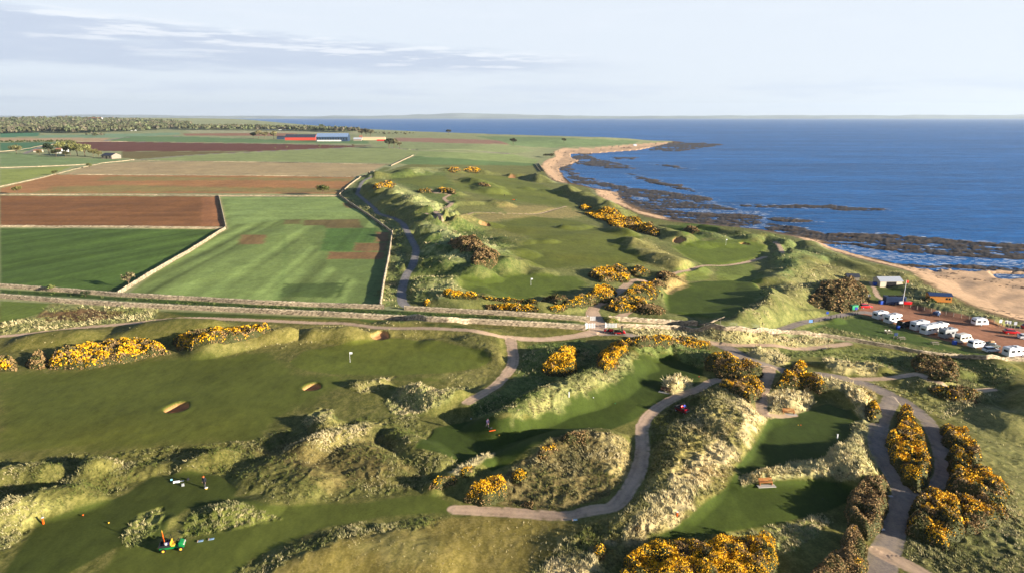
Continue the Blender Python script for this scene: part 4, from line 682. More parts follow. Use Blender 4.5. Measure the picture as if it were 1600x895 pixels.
B_ = [
 ([(-20, 577), (0, 555), (20, 556), (28, 565), (26, 577)], 1.6, 'small gorse bush cut by the picture edge beside the wide fairway', .5, .6),
 ([(38, 565), (50, 552), (72, 550), (76, 565), (66, 574), (45, 573)], 1.6, 'brownish gorse bush second from the picture edge', .35, .75),
 ([(74, 573), (80, 552), (120, 543), (170, 535), (225, 532), (248, 538), (265, 548), (245, 552), (195, 563), (130, 573)], 2.0, 'longest gorse hedge above the wide fairway, thick with yellow flowers', .56, .6),
 ([(270, 530), (300, 521), (345, 512), (400, 510), (424, 513), (400, 524), (350, 534), (300, 543), (278, 541)], 2.0, 'gorse hedge with its shadow on the turf, above the left green bank', .6, .55),
 ([(845, 572), (855, 558), (885, 552), (902, 562), (900, 578), (875, 585), (850, 580)], 2.0, 'round bright yellow gorse bush on the mound south of the gates', .9, .4),
 ([(872, 546), (885, 540), (905, 547), (900, 555), (880, 553)], 1.4, 'small yellow gorse bush just behind the round bright one', .8, .4),
 ([(932, 570), (935, 552), (948, 543), (968, 536), (982, 545), (968, 560), (962, 575), (945, 577)], 1.8, 'upright yellow and brown gorse bush at the edge of the middle fairway', .65, .6),
 ([(972, 538), (1000, 528), (1040, 527), (1080, 528), (1112, 536), (1110, 543), (1080, 541), (1040, 539), (1000, 541)], 1.6, 'long low gorse hedge beneath the road by the red carts', .5, .7),
 ([(1100, 560), (1120, 553), (1150, 560), (1186, 571), (1190, 580), (1160, 585), (1120, 583), (1104, 573)], 1.8, 'dark gorse bush with yellow tip beside the road bend', .5, .6),
 ([(1122, 600), (1140, 588), (1178, 587), (1196, 600), (1192, 614), (1172, 622), (1140, 606)], 1.9, 'gorse bush with orange brown flank at the head of the big dune', .5, .8),
 ([(1212, 600), (1222, 582), (1258, 579), (1290, 590), (1292, 605), (1280, 614), (1262, 602), (1222, 605)], 2.2, 'dark brown gorse bush behind the round pale grass mound', .45, .7),
 ([(1235, 572), (1250, 563), (1262, 570), (1252, 577)], 1.2, 'tiny yellow gorse bush between the pale grass banks', .75, .5),
 ([(1356, 628), (1366, 626), (1375, 638), (1372, 652), (1358, 650)], 1.5, 'small gorse bush at the end of the curved pale bank', .6, .5),
 ([(1405, 637), (1420, 641), (1436, 662), (1446, 690), (1455, 730), (1450, 750), (1433, 760), (1414, 748), (1400, 725), (1386, 702), (1387, 684), (1398, 672), (1404, 655)], 2.7, 'tall gorse island enclosed by the road loop', .58, .35),
 ([(1468, 664), (1485, 664), (1508, 678), (1532, 702), (1535, 714), (1520, 718), (1498, 700), (1478, 690)], 2.3, 'gorse strip running down the slope right of the road loop', .5, .6),
 ([(1484, 704), (1496, 700), (1515, 722), (1550, 745), (1575, 765), (1568, 782), (1535, 782), (1500, 772), (1480, 775), (1486, 740)], 2.6, 'upper half of the big gorse thicket at the right edge', .55, .4),
 ([(1428, 772), (1478, 770), (1505, 790), (1505, 832), (1480, 852), (1445, 838), (1416, 830), (1420, 795)], 2.2, 'lower half of the big gorse thicket beside the bottom road', .5, .4),
 ([(1478, 772), (1500, 770), (1565, 778), (1572, 800), (1535, 822), (1506, 834), (1500, 800)], 1.6, 'middle of the big gorse thicket, mixed with pale grass', .4, .5),
 ([(1530, 785), (1568, 788), (1580, 812), (1560, 806), (1540, 800)], 1.2, 'low gorse spur on the slope at the right edge', .5, .6),
 ([(1328, 775), (1345, 752), (1375, 743), (1388, 752), (1386, 790), (1372, 828), (1356, 834), (1326, 814), (1322, 792)], 2.8, 'tall brown clipped bush with few flowers between tee and road', .14, .95),
 ([(1258, 905), (1285, 872), (1310, 852), (1320, 828), (1345, 832), (1355, 860), (1350, 905)], 2.2, 'brown and yellow bush at the bottom beside the road', .3, .8),
 ([(955, 910), (975, 872), (1000, 856), (1040, 843), (1080, 848), (1122, 850), (1122, 910)], 2.2, 'big gorse thicket at the bottom edge, its west half', .52, .4),
 ([(1098, 910), (1100, 853), (1130, 843), (1180, 838), (1214, 850), (1221, 880), (1190, 910)], 2.2, 'big gorse thicket at the bottom edge, its east half', .62, .5),
 ([(928, 860), (935, 850), (948, 851), (951, 862), (942, 870), (932, 868)], 1.4, 'lone round gorse bush in the shaded hollow near the bottom', .6, .4),
 ([(990, 824), (994, 815), (1005, 816), (1009, 826), (998, 832)], 1.2, 'little gorse bush at the foot of the big pale dune', .6, .5),
 ([(667, 762), (680, 746), (700, 741), (718, 744), (712, 757), (690, 765)], 1.5, 'orange yellow gorse bush at the tip of the pale grass strip', .6, .6),
 ([(714, 738), (730, 727), (742, 726), (738, 736), (722, 743)], .9, 'small gorse bush growing on the pale grass strip', .6, .5),
 ([(724, 777), (738, 757), (765, 747), (784, 744), (794, 760), (790, 777), (755, 780)], 1.6, 'bright gorse bush beside the start of the curved path', .75, .35),
 ([(833, 712), (848, 697), (866, 692), (868, 701), (852, 714), (838, 717)], 1.2, 'gorse bush on the shoulder of the rough island', .5, .5),
 ([(803, 740), (812, 732), (825, 740), (818, 750), (806, 749)], 1.0, 'tiny gorse bush on the west end of the rough island', .7, .3),
 ([(812, 787), (820, 778), (834, 780), (834, 789)], .9, 'tiny gorse bush near the lower edge of the rough island', .6, .5),
 ([(878, 684), (895, 675), (918, 676), (920, 688), (898, 692)], 1.4, 'dark brown bush on the crest of the rough island', .08, .9),
 ([(1425, 562), (1450, 555), (1488, 560), (1500, 575), (1492, 590), (1455, 585), (1430, 576)], 1.8, 'brown gorse bush with orange flowers below the white vans', .22, .8),
 ([(1450, 605), (1485, 600), (1528, 612), (1525, 627), (1490, 625), (1462, 616)], 1.2, 'gorse bush on the far side of the small hollow path', .4, .6),
 ([(918, 427), (935, 420), (975, 419), (987, 430), (980, 438), (940, 439)], 2.0, 'long flat topped gorse bush casting a shadow over the green', .55, .5),
 ([(984, 424), (992, 415), (1008, 418), (1014, 425), (994, 431)], 2.0, 'gorse bush beside the sandy mound north of the path', .45, .6),
 ([(925, 457), (935, 448), (955, 449), (963, 456), (955, 465), (932, 464)], 2.2, 'vivid yellow gorse bush at the inside of the path bend', .85, .3),
 ([(892, 470), (905, 462), (930, 460), (936, 468), (910, 476), (880, 476)], 1.8, 'gorse bush just left of the vivid yellow one', .6, .5),
 ([(843, 468), (870, 462), (892, 468), (872, 475)], 1.8, 'dark shaded gorse bush on the bank above the wall', .2, .4),
 ([(855, 480), (868, 475), (886, 477), (880, 487), (860, 485)], 1.2, 'yellow gorse bush in front of the shaded one above the wall', .75, .4),
 ([(943, 480), (958, 468), (985, 462), (1010, 468), (1015, 480), (968, 486)], 2.0, 'large gorse thicket right of the path above the gates', .55, .6),
 ([(972, 462), (990, 450), (1015, 446), (1032, 452), (1025, 466), (1000, 464)], 2.0, 'yellow gorse behind the large thicket above the gates', .6, .5),
 ([(998, 482), (1018, 476), (1040, 483), (1036, 489), (1002, 488)], 1.6, 'brown gorse bush at the corner of the stepped tee', .3, .85),
 ([(1012, 438), (1030, 438), (1042, 448), (1025, 447)], 1.4, 'small gorse bush at the foot of the sandy mound', .35, .7),
 ([(1025, 428), (1045, 426), (1062, 434), (1040, 440)], 1.6, 'brown bush on top of the sandy mound', .1, .9),
 ([(688, 457), (702, 453), (750, 457), (748, 463), (700, 463)], 1.4, 'yellow gorse line at the edge of the flagged green, west piece', .75, .4),
 ([(752, 461), (800, 465), (842, 469), (840, 473), (795, 469), (755, 466)], 1.2, 'thin yellow gorse line below the flagged green, east piece', .75, .4),
 ([(760, 475), (790, 474), (845, 478), (843, 486), (800, 485), (762, 481)], 1.5, 'yellow and brown gorse hedge right above the stone wall', .6, .5),
 ([(660, 470), (668, 465), (674, 468), (672, 476), (662, 477)], 1.6, 'round yellow gorse bush beside the lane corner', .9, .3),
 ([(700, 377), (730, 372), (758, 384), (745, 392), (715, 388)], 2.0, 'brown bare scrub on the dune crest beside the lane', .02, .95),
 ([(742, 392), (762, 388), (780, 396), (775, 410), (742, 412), (735, 402)], 2.2, 'brown scrub patch on the flank of the dune', .02, .95),
 ([(905, 323), (915, 320), (925, 324), (912, 328)], 2.0, 'yellow gorse bush at the end of the thin straight path', .9, .3),
 ([(912, 333), (930, 332), (955, 341), (952, 346), (930, 341)], 1.6, 'narrow yellow gorse strip in front of the big seaside thicket', .8, .4),
 ([(918, 330), (940, 327), (975, 337), (985, 346), (968, 354), (945, 342)], 2.2, 'big seaside gorse thicket, bright yellow upper end', .75, .4),
 ([(975, 340), (1005, 347), (1030, 362), (1026, 369), (992, 360), (968, 353)], 2.2, 'big seaside gorse thicket, brownish lower end', .5, .65),
 ([(582, 292), (600, 287), (618, 288), (614, 293), (590, 294)], 2.2, 'far gorse patch on the dune above the shaded lane', .5, .7),
 ([(652, 297), (672, 296), (676, 300), (656, 301)], 2.0, 'dark far gorse bush left of the winding path head', .4, .5),
 ([(684, 294), (700, 296), (712, 302), (690, 300)], 2.0, 'far gorse hedge right of the winding path head', .5, .6),
 ([(700, 266), (712, 262), (722, 266), (708, 270)], 2.0, 'small far gorse bush beyond the fairway', .5, .6),
 ([(724, 266), (738, 261), (752, 265), (746, 270), (730, 269)], 2.4, 'larger far gorse bush beside the small one', .55, .6),
 ([(748, 286), (758, 286), (766, 291), (755, 291)], 1.4, 'far reddish gorse patch on the fairway slope', .3, .9),
 ([(1068, 358), (1080, 354), (1096, 360), (1082, 364)], 2.2, 'dark brown bush beside the shore green', .02, .8),
]
for a_ in B_: bush(a_[0], a_[1], a_[2], a_[3], a_[4], GG)
bush([(1262, 466), (1278, 448), (1300, 438), (1330, 434), (1355, 446), (1360, 462), (1345, 478), (1318, 482), (1288, 476)], 4.5, 'huge bare brown shrub beside the car park entrance', 0, .75, None, 'shrub', 'shrub', green=(84, 78, 44), edge=4)
bush([(1440, 466), (1460, 461), (1466, 468), (1450, 471)], 1.6, 'low green shrub left of the orange hut', 0, .1, None, 'shrub', 'shrub', green=(70, 86, 40))
bush([(942, 497), (955, 493), (968, 498), (960, 504), (946, 503)], 1.3, 'rounded yellow green bush between the two walls', 0, 0, None, 'shrub', 'shrub', green=(128, 134, 62))

# ------------------------------------------------------------ dry stone walls
STONE = mat('dry_stone', rough=.9, spec=.1, noise=.35, nscale=2.2, bump=.5, attr='col'); CAPS = STONE
FWG_ = 'dry stone walls between fields'
def wall(pts, label, h=1.2, th_=.6, group='dry stone walls between fields', closed=False, vis=0.0):
    P = un(densify(pts, 60)[:-1] + [pts[-1]] if False else [q for i in range(len(pts) - 1) for q in [tuple(np.array(pts[i]) + (np.array(pts[i + 1]) - np.array(pts[i])) * j / 3) for j in range(3)]] + [pts[-1]])
    L_ = np.r_[0, np.cumsum(np.hypot(*(P[1:] - P[:-1]).T))]; rc = np.hypot(*P.mean(0)); st = max(.45, rc * .0022); n = max(3, int(L_[-1] / st)); s = np.linspace(0, L_[-1], n)
    th_ = th_ * float(np.clip(320 / rc, .5, 1)); x = np.interp(s, L_, P[:, 0]); y = np.interp(s, L_, P[:, 1]); z = macro(x, y); dx = np.gradient(x); dy = np.gradient(y); q = np.hypot(dx, dy) + 1e-6; nx_, ny_ = -dy / q, dx / q
    r_ = np.random.RandomState(int(L_[-1]) % 9999); jit = lambda a: r_.uniform(-a, a, n)
    h = h * (.85 if group == FWG_ else 1); far_ = np.clip(320 / math.hypot(x.mean(), y.mean()), .55, 1); h *= far_; c0 = (x[n // 2], y[n // 2], z[n // 2]); t = thing('stone_wall', label, 'stone wall', c0, 0, group)
    def sweep(name, prof, m, jz, jx):
        K = len(prof); V = np.zeros((n, K, 3))
        for i, (o, zz) in enumerate(prof):
            oo = o + jit(jx); V[:, i, 0] = x + nx_ * oo - c0[0]; V[:, i, 1] = y + ny_ * oo - c0[1]; V[:, i, 2] = z + zz + (jit(jz) if zz > .3 * h else 0) - c0[2]
        i_, j_ = np.meshgrid(np.arange(n - 1), np.arange(K - 1), indexing='ij'); a = (i_ * K + j_).ravel(); Fq = np.stack([a, a + 1, a + K + 1, a + K], 1)
        base_c = A(178, 160, 134) if name == 'wall_face' else A(196, 180, 150); cc = base_c * np.clip(r_.normal(.85, .33, (n * K, 1)), .25, 1.35)
        return make_mesh(name, V.reshape(-1, 3), Fq, m, t, col=cc)
    w2 = th_ / 2
    sweep('wall_face', [(-w2, -.3)] + [(-w2 * (1 - .3 * k / 5), h * .88 * k / 5) for k in range(1, 6)] + [(w2 * (1 - .3 * k / 5), h * .88 * k / 5) for k in range(5, 0, -1)] + [(w2, -.3)], STONE, .03, .04)
    sweep('cope', [(-w2 * .8, h * .84), (-w2 * .78, h * 1.0), (0, h * 1.08), (w2 * .78, h * 1.0), (w2 * .8, h * .84)], CAPS, .10, .06)
    return t
G2 = 'long stone walls either side of the sunken grass strip'
wall([(-40, 446), (100, 456), (180, 462.5), (300, 469), (400, 475), (500, 479), (600, 482.5)], 'field side stone wall west of the lane corner', 1.2, .6, G2)
wall([(632, 484), (700, 488), (800, 493), (860, 497), (922, 502)], 'upper stone wall between the lane corner and the gates', 1.2, .6, G2)
wall([(-40, 462), (0, 465), (100, 473), (200, 479), (300, 484), (400, 488.5), (500, 493), (600, 498.5), (700, 503), (800, 508), (860, 511), (915, 515)], 'thick sunlit stone wall along the golf course, west of the gates', 1.3, .75, G2)
wall([(949, 500), (985, 502), (1010, 504), (1050, 506), (1090, 508.5)], 'upper stone wall just east of the gates', 1.2, .6, G2)
wall([(1092, 508), (1106, 506), (1120, 501), (1132, 496)], 'short wall curving round the corner of the tee', .35, .4, G2)
wall([(960, 511), (1000, 512), (1100, 515), (1200, 519), (1250, 521.5), (1300, 528), (1350, 536), (1400, 545), (1440, 553), (1475, 557), (1540, 561), (1640, 566)], 'long low wall from the gates past the white vans', 1.0, .6, G2)
FWG = 'dry stone walls between fields'
wall([(-30, 354.5), (200, 356), (351, 358)], 'wall between the chocolate brown and dark green fields', 1.2, .6, FWG)
wall([(342, 307), (347, 330), (353, 357)], 'short wall at the right end of the chocolate brown field', 1.3, .7, FWG)
wall([(352, 358), (300, 391), (240, 426), (183, 461)], 'diagonal wall between dark green and light green fields', 1.3, .7, FWG)
wall([(-30, 305), (200, 305.3), (342, 306.8), (450, 307), (530, 307)], 'wall along the lower edge of the orange brown field', 1.3, .7, FWG)
wall([(531, 307), (560, 327), (590, 347), (612, 364)], 'wall slanting down beside the light green field corner', 1.4, .7, FWG)
wall([(613, 364), (608, 400), (600, 440), (594, 480)], 'straight wall between the light green field and the lane', 1.4, .7, FWG)
wall([(530, 305), (545, 291), (562, 278), (585, 268)], 'wall bounding the orange brown field beside the lane', 1.8, .8, FWG)
wall([(611, 260), (628, 252), (646, 243.5)], 'far short dark wall above the end of the dunes', 2.2, .9, FWG)
wall([(85, 273), (200, 274.2), (400, 275), (556, 277.3)], 'wall between the beige and orange brown fields', 1.4, .8, FWG)
wall([(208, 251.5), (300, 253), (400, 254), (500, 256), (608, 257.7)], 'wall between the pale green and beige fields', 1.3, .6, FWG)
wall([(-30, 299), (0, 292.5), (60, 280), (85, 273.5), (120, 264.5), (160, 255.5), (210, 250.5)], 'long diagonal wall climbing towards the stone barn', 1.4, .7, FWG)
wall([(-30, 263.5), (60, 261), (120, 258.5), (140, 257)], 'pale wall above the yellow green wedge field', 1.3, .6, FWG)
wall([(0, 237.5), (30, 235), (62, 229), (100, 224)], 'pale wall behind the farmhouse trees', 1.7, .8, FWG)
wall([(112, 222), (200, 221.8), (400, 225), (580, 229)], 'thin wall along the top of the maroon field', 1.4, .6, FWG)
wall([(836, 257), (840, 263), (845, 269)], 'west one of two parallel walls above the pebble beach', 1.8, .8, 'pair of parallel walls above the pebble beach')
wall([(841.5, 256), (845.5, 262), (850, 268)], 'east one of two parallel walls above the pebble beach', 1.8, .8, 'pair of parallel walls above the pebble beach')

# ------------------------------------------------------------ trees
BARK = mat('bark', A(108, 92, 72), rough=.9, noise=.3); TL = mat('tree_foliage', rough=.8, spec=.1, attr='col')
def tree(px, py, h, label, c=(104, 108, 60), group=None, wd=.45, cat='tree', name='tree', thin=1.0, loc=None):
    nb_[0] += 1; seed = nb_[0]; r_ = np.random.RandomState(seed); x, y, z = loc or spot(px, py); t = thing(name, label, cat, (x, y, z), 0, group)
    V = []; Fc = []
    def limb(p, q, a, b, n=6):
        p, q = np.array(p, float), np.array(q, float); d = q - p; d /= np.linalg.norm(d); u = np.cross(d, [0.3, 1, .2]); u /= np.linalg.norm(u); v = np.cross(d, u); o = len(V)
        for P_, rad in ((p, a), (q, b)):
            for k in range(n): V.append(P_ + (u * math.cos(k * 6.283 / n) + v * math.sin(k * 6.283 / n)) * rad)
        for k in range(n): Fc.append((o + k, o + (k + 1) % n, o + n + (k + 1) % n, o + n + k))
    fork = (0, 0, h * .32); limb((0, 0, -.3), fork, h * .035, h * .026); ends = []
    for k in range(6):
        a = k * 1.05 + r_.uniform(-.3, .3); e = (math.cos(a) * h * wd * .62, math.sin(a) * h * wd * .62, h * r_.uniform(.55, .8)); limb(fork, e, h * .018, h * .005, 5); ends.append(e)
    limb(fork, (0, 0, h * .85), h * .02, h * .004, 5); ends.append((0, 0, h * .78))
    make_mesh('trunk', V, Fc, BARK, t)
    P = []; Nn = []
    for e in ends:
        n = int(70 * thin); d = r_.normal(0, 1, (n, 3)); d /= np.linalg.norm(d, axis=1)[:, None]; R_ = h * wd * r_.uniform(.34, .52); P.append(np.array(e) + d * R_ * r_.uniform(.45, 1.05, (n, 1)) * np.array([1, 1, .75])); Nn.append(d)
    P = np.vstack(P); Nn = np.vstack(Nn); cc = A(*c) * (1 + .35 * vn(P[:, 0] / (h * .15), P[:, 2] / (h * .15), seed))[:, None]
    Vv, Ff, Cc = leafcloud(P, Nn, np.full(len(P), h * .062), cc, seed, .8); make_mesh('crown', Vv, Ff, TL, t, Cc); return t
GT = 'trees round the farmhouse by the stone barn'
for (px, py, h, lab, c, wd) in [(26, 241, 9, 'spreading olive tree standing apart at the picture edge', (112, 110, 72), .6), (62, 243, 5, 'low round tree beside the farmhouse drive', (110, 100, 64), .5),
    (77, 242, 12, 'tall dark conifer tree among the farmhouse trees', (52, 62, 40), .32), (88, 245, 7, 'dark broad tree in front of the farmhouse', (64, 66, 42), .6), (94, 238, 11, 'pale green tree just behind the farmhouse', (120, 122, 72), .45),
    (103, 246, 6, 'small dark tree below the farmhouse windows', (70, 70, 44), .5), (110, 243, 11, 'rounded olive tree right of the farmhouse', (112, 112, 66), .5), (121, 244, 12, 'largest olive green tree of the farmhouse grove', (118, 118, 68), .5),
    (133, 245, 12, 'pale spring green tree at the east of the grove', (128, 128, 80), .45), (146, 245, 7, 'low tree between the grove and the stone barn', (120, 114, 70), .55), (154, 246, 6, 'small tree touching the stone barn', (116, 112, 74), .5), (112, 232, 10, 'crown rising behind the farmhouse grove', (116, 118, 74), .5)]:
    tree(px, py, h * 1.45, lab, c, GT, min(wd * 1.15, .7), thin=1.6)
GT2 = 'scattered trees among the far fields'
for (px, py, h, lab, c, wd) in [(28, 304.5, 5.5, 'lone small tree on the wall of the orange brown field', (116, 110, 66), .5), (505, 305.5, 6.5, 'round dark shrubby tree on the wall near the lane', (86, 92, 52), .6),
    (608, 232, 16, 'dark lone tree at the bend of the farm road', (66, 68, 50), .4), (616, 231.5, 15, 'paler tree beside the dark lone tree', (110, 104, 78), .4), (624, 232, 10, 'small tree right of the pair by the farm road', (120, 116, 84), .4),
    (565, 213.5, 20, 'leafy grove tree right behind the big blue barn', (106, 98, 76), .5), (572, 213.5, 20, 'middle tree of the grove behind the barn', (96, 92, 70), .5), (579, 213.5, 18, 'outer tree of the grove behind the barn', (106, 102, 78), .5),
    (404, 216.5, 18, 'pale tree west of the red barn', (124, 118, 84), .5), (414, 217.5, 16, 'second pale tree west of the red barn', (120, 112, 78), .5), (428, 218, 18, 'feathery tree nearest the red barn', (128, 122, 84), .4), (396, 216.5, 14, 'small tree at the end of the row by the red barn', (112, 108, 78), .5),
    (802, 226, 12, 'dark tree beside the far stubble field', (70, 66, 52), .5), (881, 223.5, 10, 'small far tree on the coastal field', (92, 96, 70), .5), (701, 211, 14, 'tree silhouetted near the far shoreline', (80, 78, 60), .5),
    (861, 247, 6, 'dark bush tree above the far beach', (62, 60, 40), .8), (853, 246, 5, 'smaller dark bush above the far beach', (66, 66, 44), .9), (140, 263.5, 5, 'small tree on the diagonal wall', (104, 108, 66), .5), (86, 274, 4, 'hawthorn at the corner of the diagonal wall', (98, 100, 60), .7),
    (502, 201, 17, 'round tree of the far coastal belt', (84, 96, 68), .5)]:
    tree(px, py, h * 1.15, lab, c, GT2, wd, thin=1.4)
tree(202, 449, 5.5, 'thin bare tree casting a long shadow on the dark green field', (122, 112, 82), None, .38, thin=.35)
tree(80, 456, 2.6, 'little green tree above the wall at the dark green field', (110, 118, 66), None, .5)
tree(134, 463, 1.8, 'small dark bush between the two long walls', (44, 58, 34), None, .8)
# far woodland reads as one mass
def wood(poly, n, hr, label, cols, seed):
    r_ = np.random.RandomState(seed); P = np.array(poly, float); lo, hi = P.min(0), P.max(0); q = np.empty((0, 2))
    while len(q) < n:
        c_ = r_.uniform(lo, hi, (n * 3, 2)); q = np.vstack([q, c_[inside(c_[:, 0], c_[:, 1], P)]])
    W_ = un(q[:n]); W_ = W_[np.hypot(*W_.T) < 9000]; n = len(W_); z = macro(W_[:, 0], W_[:, 1]); h = r_.uniform(*hr, n); m = 26
    d = r_.normal(0, 1, (n, m, 3)); d /= np.linalg.norm(d, axis=2)[..., None]; d[..., 2] = np.abs(d[..., 2]) * 1.0 - .25
    cen = np.stack([W_[:, 0], W_[:, 1], z + h * .5], 1)[:, None, :]; PP = cen + d * (h[:, None, None] * np.array([.42, .42, .5])) * r_.uniform(.7, 1.05, (n, m, 1))
    tone = np.array([A(*c) for c in cols])[r_.randint(0, len(cols), n)] * r_.uniform(.75, 1.25, (n, 1)); cc = np.repeat(tone, m, 0); s = np.repeat(h * .23, m)
    V, Fc, Cc = leafcloud(PP.reshape(-1, 3), d.reshape(-1, 3), s, cc, seed, 1.2); tag(make_mesh('woodland', V, Fc, TL, col=Cc), label, kind='stuff')
WC = [(96, 98, 72), (108, 108, 80), (86, 92, 66), (108, 102, 84), (100, 108, 74)]
wood([(-40, 189), (60, 186.5), (130, 187), (250, 191), (300, 195), (290, 201), (230, 205), (120, 209), (60, 208), (-40, 211)], 3400, (13, 25), 'leafless and green wood covering the far left ridge', WC, 5)
wood([(280, 199.5), (400, 200.5), (460, 202), (560, 206.5), (560, 208), (440, 205), (280, 203.5)], 700, (13, 20), 'long belt of trees in front of the far shoreline', WC, 6)
wood([(570, 207), (650, 209.5), (640, 211.5), (560, 209.5)], 40, (4, 8), 'low scrub near the far point', WC, 7)
wood([(135, 212), (160, 211), (165, 213), (140, 214.5)], 14, (7, 10), 'small scrub below the ridge wood', WC, 8)
wood([(0, 222), (110, 221), (112, 223), (0, 224)], 70, (3, 5), 'dark far hedge below the tan field', [(70, 76, 40)], 9)
# ------------------------------------------------------------ small mesh kit
class MB:
    def __init__(s): s.v = []; s.f = []
    def quad(s, a, b, c, d): o = len(s.v); s.v += [a, b, c, d]; s.f.append((o, o + 1, o + 2, o + 3)); return s
    def box(s, x0, x1, y0, y1, z0, z1, tx=0.0, ty=0.0):
        o = len(s.v); s.v += [(x0, y0, z0), (x1, y0, z0), (x1, y1, z0), (x0, y1, z0), (x0 + tx, y0 + ty, z1), (x1 - tx, y0 + ty, z1), (x1 - tx, y1 - ty, z1), (x0 + tx, y1 - ty, z1)]
        s.f += [(o, o + 3, o + 2, o + 1), (o + 4, o + 5, o + 6, o + 7)] + [(o + i, o + (i + 1) % 4, o + 4 + (i + 1) % 4, o + 4 + i) for i in range(4)]; return s
    def prism(s, prof, y0, y1, ins=0.0):
        """side profile (x, z) swept across the width"""
        o = len(s.v); n = len(prof); zs = [p[1] for p in prof]; zm = max(zs)
        for yy, sg in ((y0, 1), (y1, -1)):
            for (x, z) in prof: s.v.append((x, yy + sg * ins * (1 if z > zm * .75 else 0), z))
        s.f.append(tuple(range(o, o + n))); s.f.append(tuple(reversed(range(o + n, o + 2 * n))))
        s.f += [(o + i, o + n + i, o + n + (i + 1) % n, o + (i + 1) % n) for i in range(n)]; return s
    def tube(s, p, q, a, b=None, n=8):
        b = a if b is None else b; p = Vector(p); q = Vector(q); d = (q - p).normalized(); u = d.orthogonal().normalized(); v = d.cross(u); o = len(s.v)
        for P_, rad in ((p, a), (q, b)):
            for k in range(n): s.v.append(tuple(P_ + (u * math.cos(k * 2 * math.pi / n) + v * math.sin(k * 2 * math.pi / n)) * rad))
        s.f += [(o + k, o + (k + 1) % n, o + n + (k + 1) % n, o + n + k) for k in range(n)] + [tuple(range(o + n - 1, o - 1, -1)), tuple(range(o + n, o + 2 * n))]; return s
    def ball(s, c, rx, ry, rz, n=10, m=6):
        o = len(s.v)
        for j in range(m + 1):
            t_ = math.pi * j / m
            for k in range(n): s.v.append((c[0] + rx * math.sin(t_) * math.cos(k * 2 * math.pi / n), c[1] + ry * math.sin(t_) * math.sin(k * 2 * math.pi / n), c[2] + rz * math.cos(t_)))
        s.f += [(o + j * n + k, o + (j + 1) * n + k, o + (j + 1) * n + (k + 1) % n, o + j * n + (k + 1) % n) for j in range(m) for k in range(n)]; return s
    def build(s, name, m, parent=None, bev=0.0, smooth=False, loc=None):
        me = bpy.data.meshes.new(name); me.from_pydata(s.v, [], s.f); me.validate(); me.materials.append(m); me.update()
        bm_ = None
        import bmesh
        bm_ = bmesh.new(); bm_.from_mesh(me); bmesh.ops.recalc_face_normals(bm_, faces=bm_.faces)
        if bev: bmesh.ops.bevel(bm_, geom=bm_.edges[:], offset=bev, segments=2, affect='EDGES', profile=.6)
        bm_.to_mesh(me); bm_.free()
        if smooth or bev:
            for p in me.polygons: p.use_smooth = True
            me.set_sharp_from_angle(angle=math.radians(38))
        o = bpy.data.objects.new(name, me); C.objects.link(o)
        if parent: o.parent = parent
        if loc: o.location = loc
        return o
WHITE = mat('white_gelcoat', A(238, 240, 240), rough=.3, spec=.5, noise=.03); CREAM = mat('cream_paint', A(226, 220, 204), rough=.4, noise=.04); GREYP = mat('grey_paint', A(150, 154, 156), rough=.4, noise=.05)
DKG = mat('dark_paint', A(42, 44, 48), rough=.35, noise=.05); BLK = mat('black_rubber', A(26, 26, 27), rough=.8, noise=.1); GLASS = mat('tinted_glass', A(28, 36, 44), rough=.08, spec=.8)
RED = mat('red_paint', A(205, 28, 34), rough=.3, spec=.5, noise=.04); DRED = mat('dark_red_paint', A(150, 24, 36), rough=.35, noise=.05); BLUE = mat('blue_paint', A(40, 84, 190), rough=.45, noise=.06); NAVY = mat('navy_paint', A(44, 66, 104), rough=.5, noise=.1)
SILV = mat('silver_paint', A(190, 194, 198), rough=.3, metal=.4, noise=.03); STEEL = mat('steel', A(150, 150, 150), rough=.35, metal=.9); GREEN = mat('green_paint', A(22, 120, 62), rough=.35, noise=.05); TEAL = mat('teal_paint', A(34, 150, 104), rough=.5, noise=.05)
YEL = mat('yellow_seat', A(232, 184, 60), rough=.5, noise=.05); ORG = mat('orange_plastic', A(236, 100, 26), rough=.5, noise=.05); PURP = mat('purple_plastic', A(96, 72, 168), rough=.5, noise=.05); WOOD = mat('bench_wood', A(176, 118, 66), rough=.7, noise=.2, nscale=8)
GWOOD = mat('weathered_wood', A(150, 140, 122), rough=.85, noise=.25, nscale=6); CON = mat('concrete', A(190, 184, 172), rough=.9, noise=.12); ORW = mat('orange_timber', A(214, 138, 58), rough=.6, noise=.15, nscale=3); DROOF = mat('dark_roof_sheet', A(60, 64, 76), rough=.6, noise=.15)
LROOF = mat('pale_roof_sheet', A(176, 182, 192), rough=.55, noise=.12); BRICKW = mat('pale_render', A(206, 196, 176), rough=.9, noise=.08); DARKIN = mat('dark_interior', A(22, 22, 24), rough=.9); TAN = mat('tan_cloth', A(200, 160, 120), rough=.9, noise=.15)
def wheels(t, xs, w2, r, wd=.2):
    for x in xs:
        for s in (-1, 1):
            o = MB().tube((x, s * (w2 - wd), r), (x, s * w2, r), r, n=14).build('wheel', BLK, t)
            MB().tube((x, s * (w2 - .02), r), (x, s * (w2 + .015), r), r * .58, n=10).build('rim', SILV, o)
def side_win(t, rects, w2, m=GLASS, name='window'):
    for s in (-1, 1):
        for (x0, x1, z0, z1) in rects: MB().box(x0, x1, s * w2 - .012, s * w2 + .012, z0, z1).build(name, m, t)
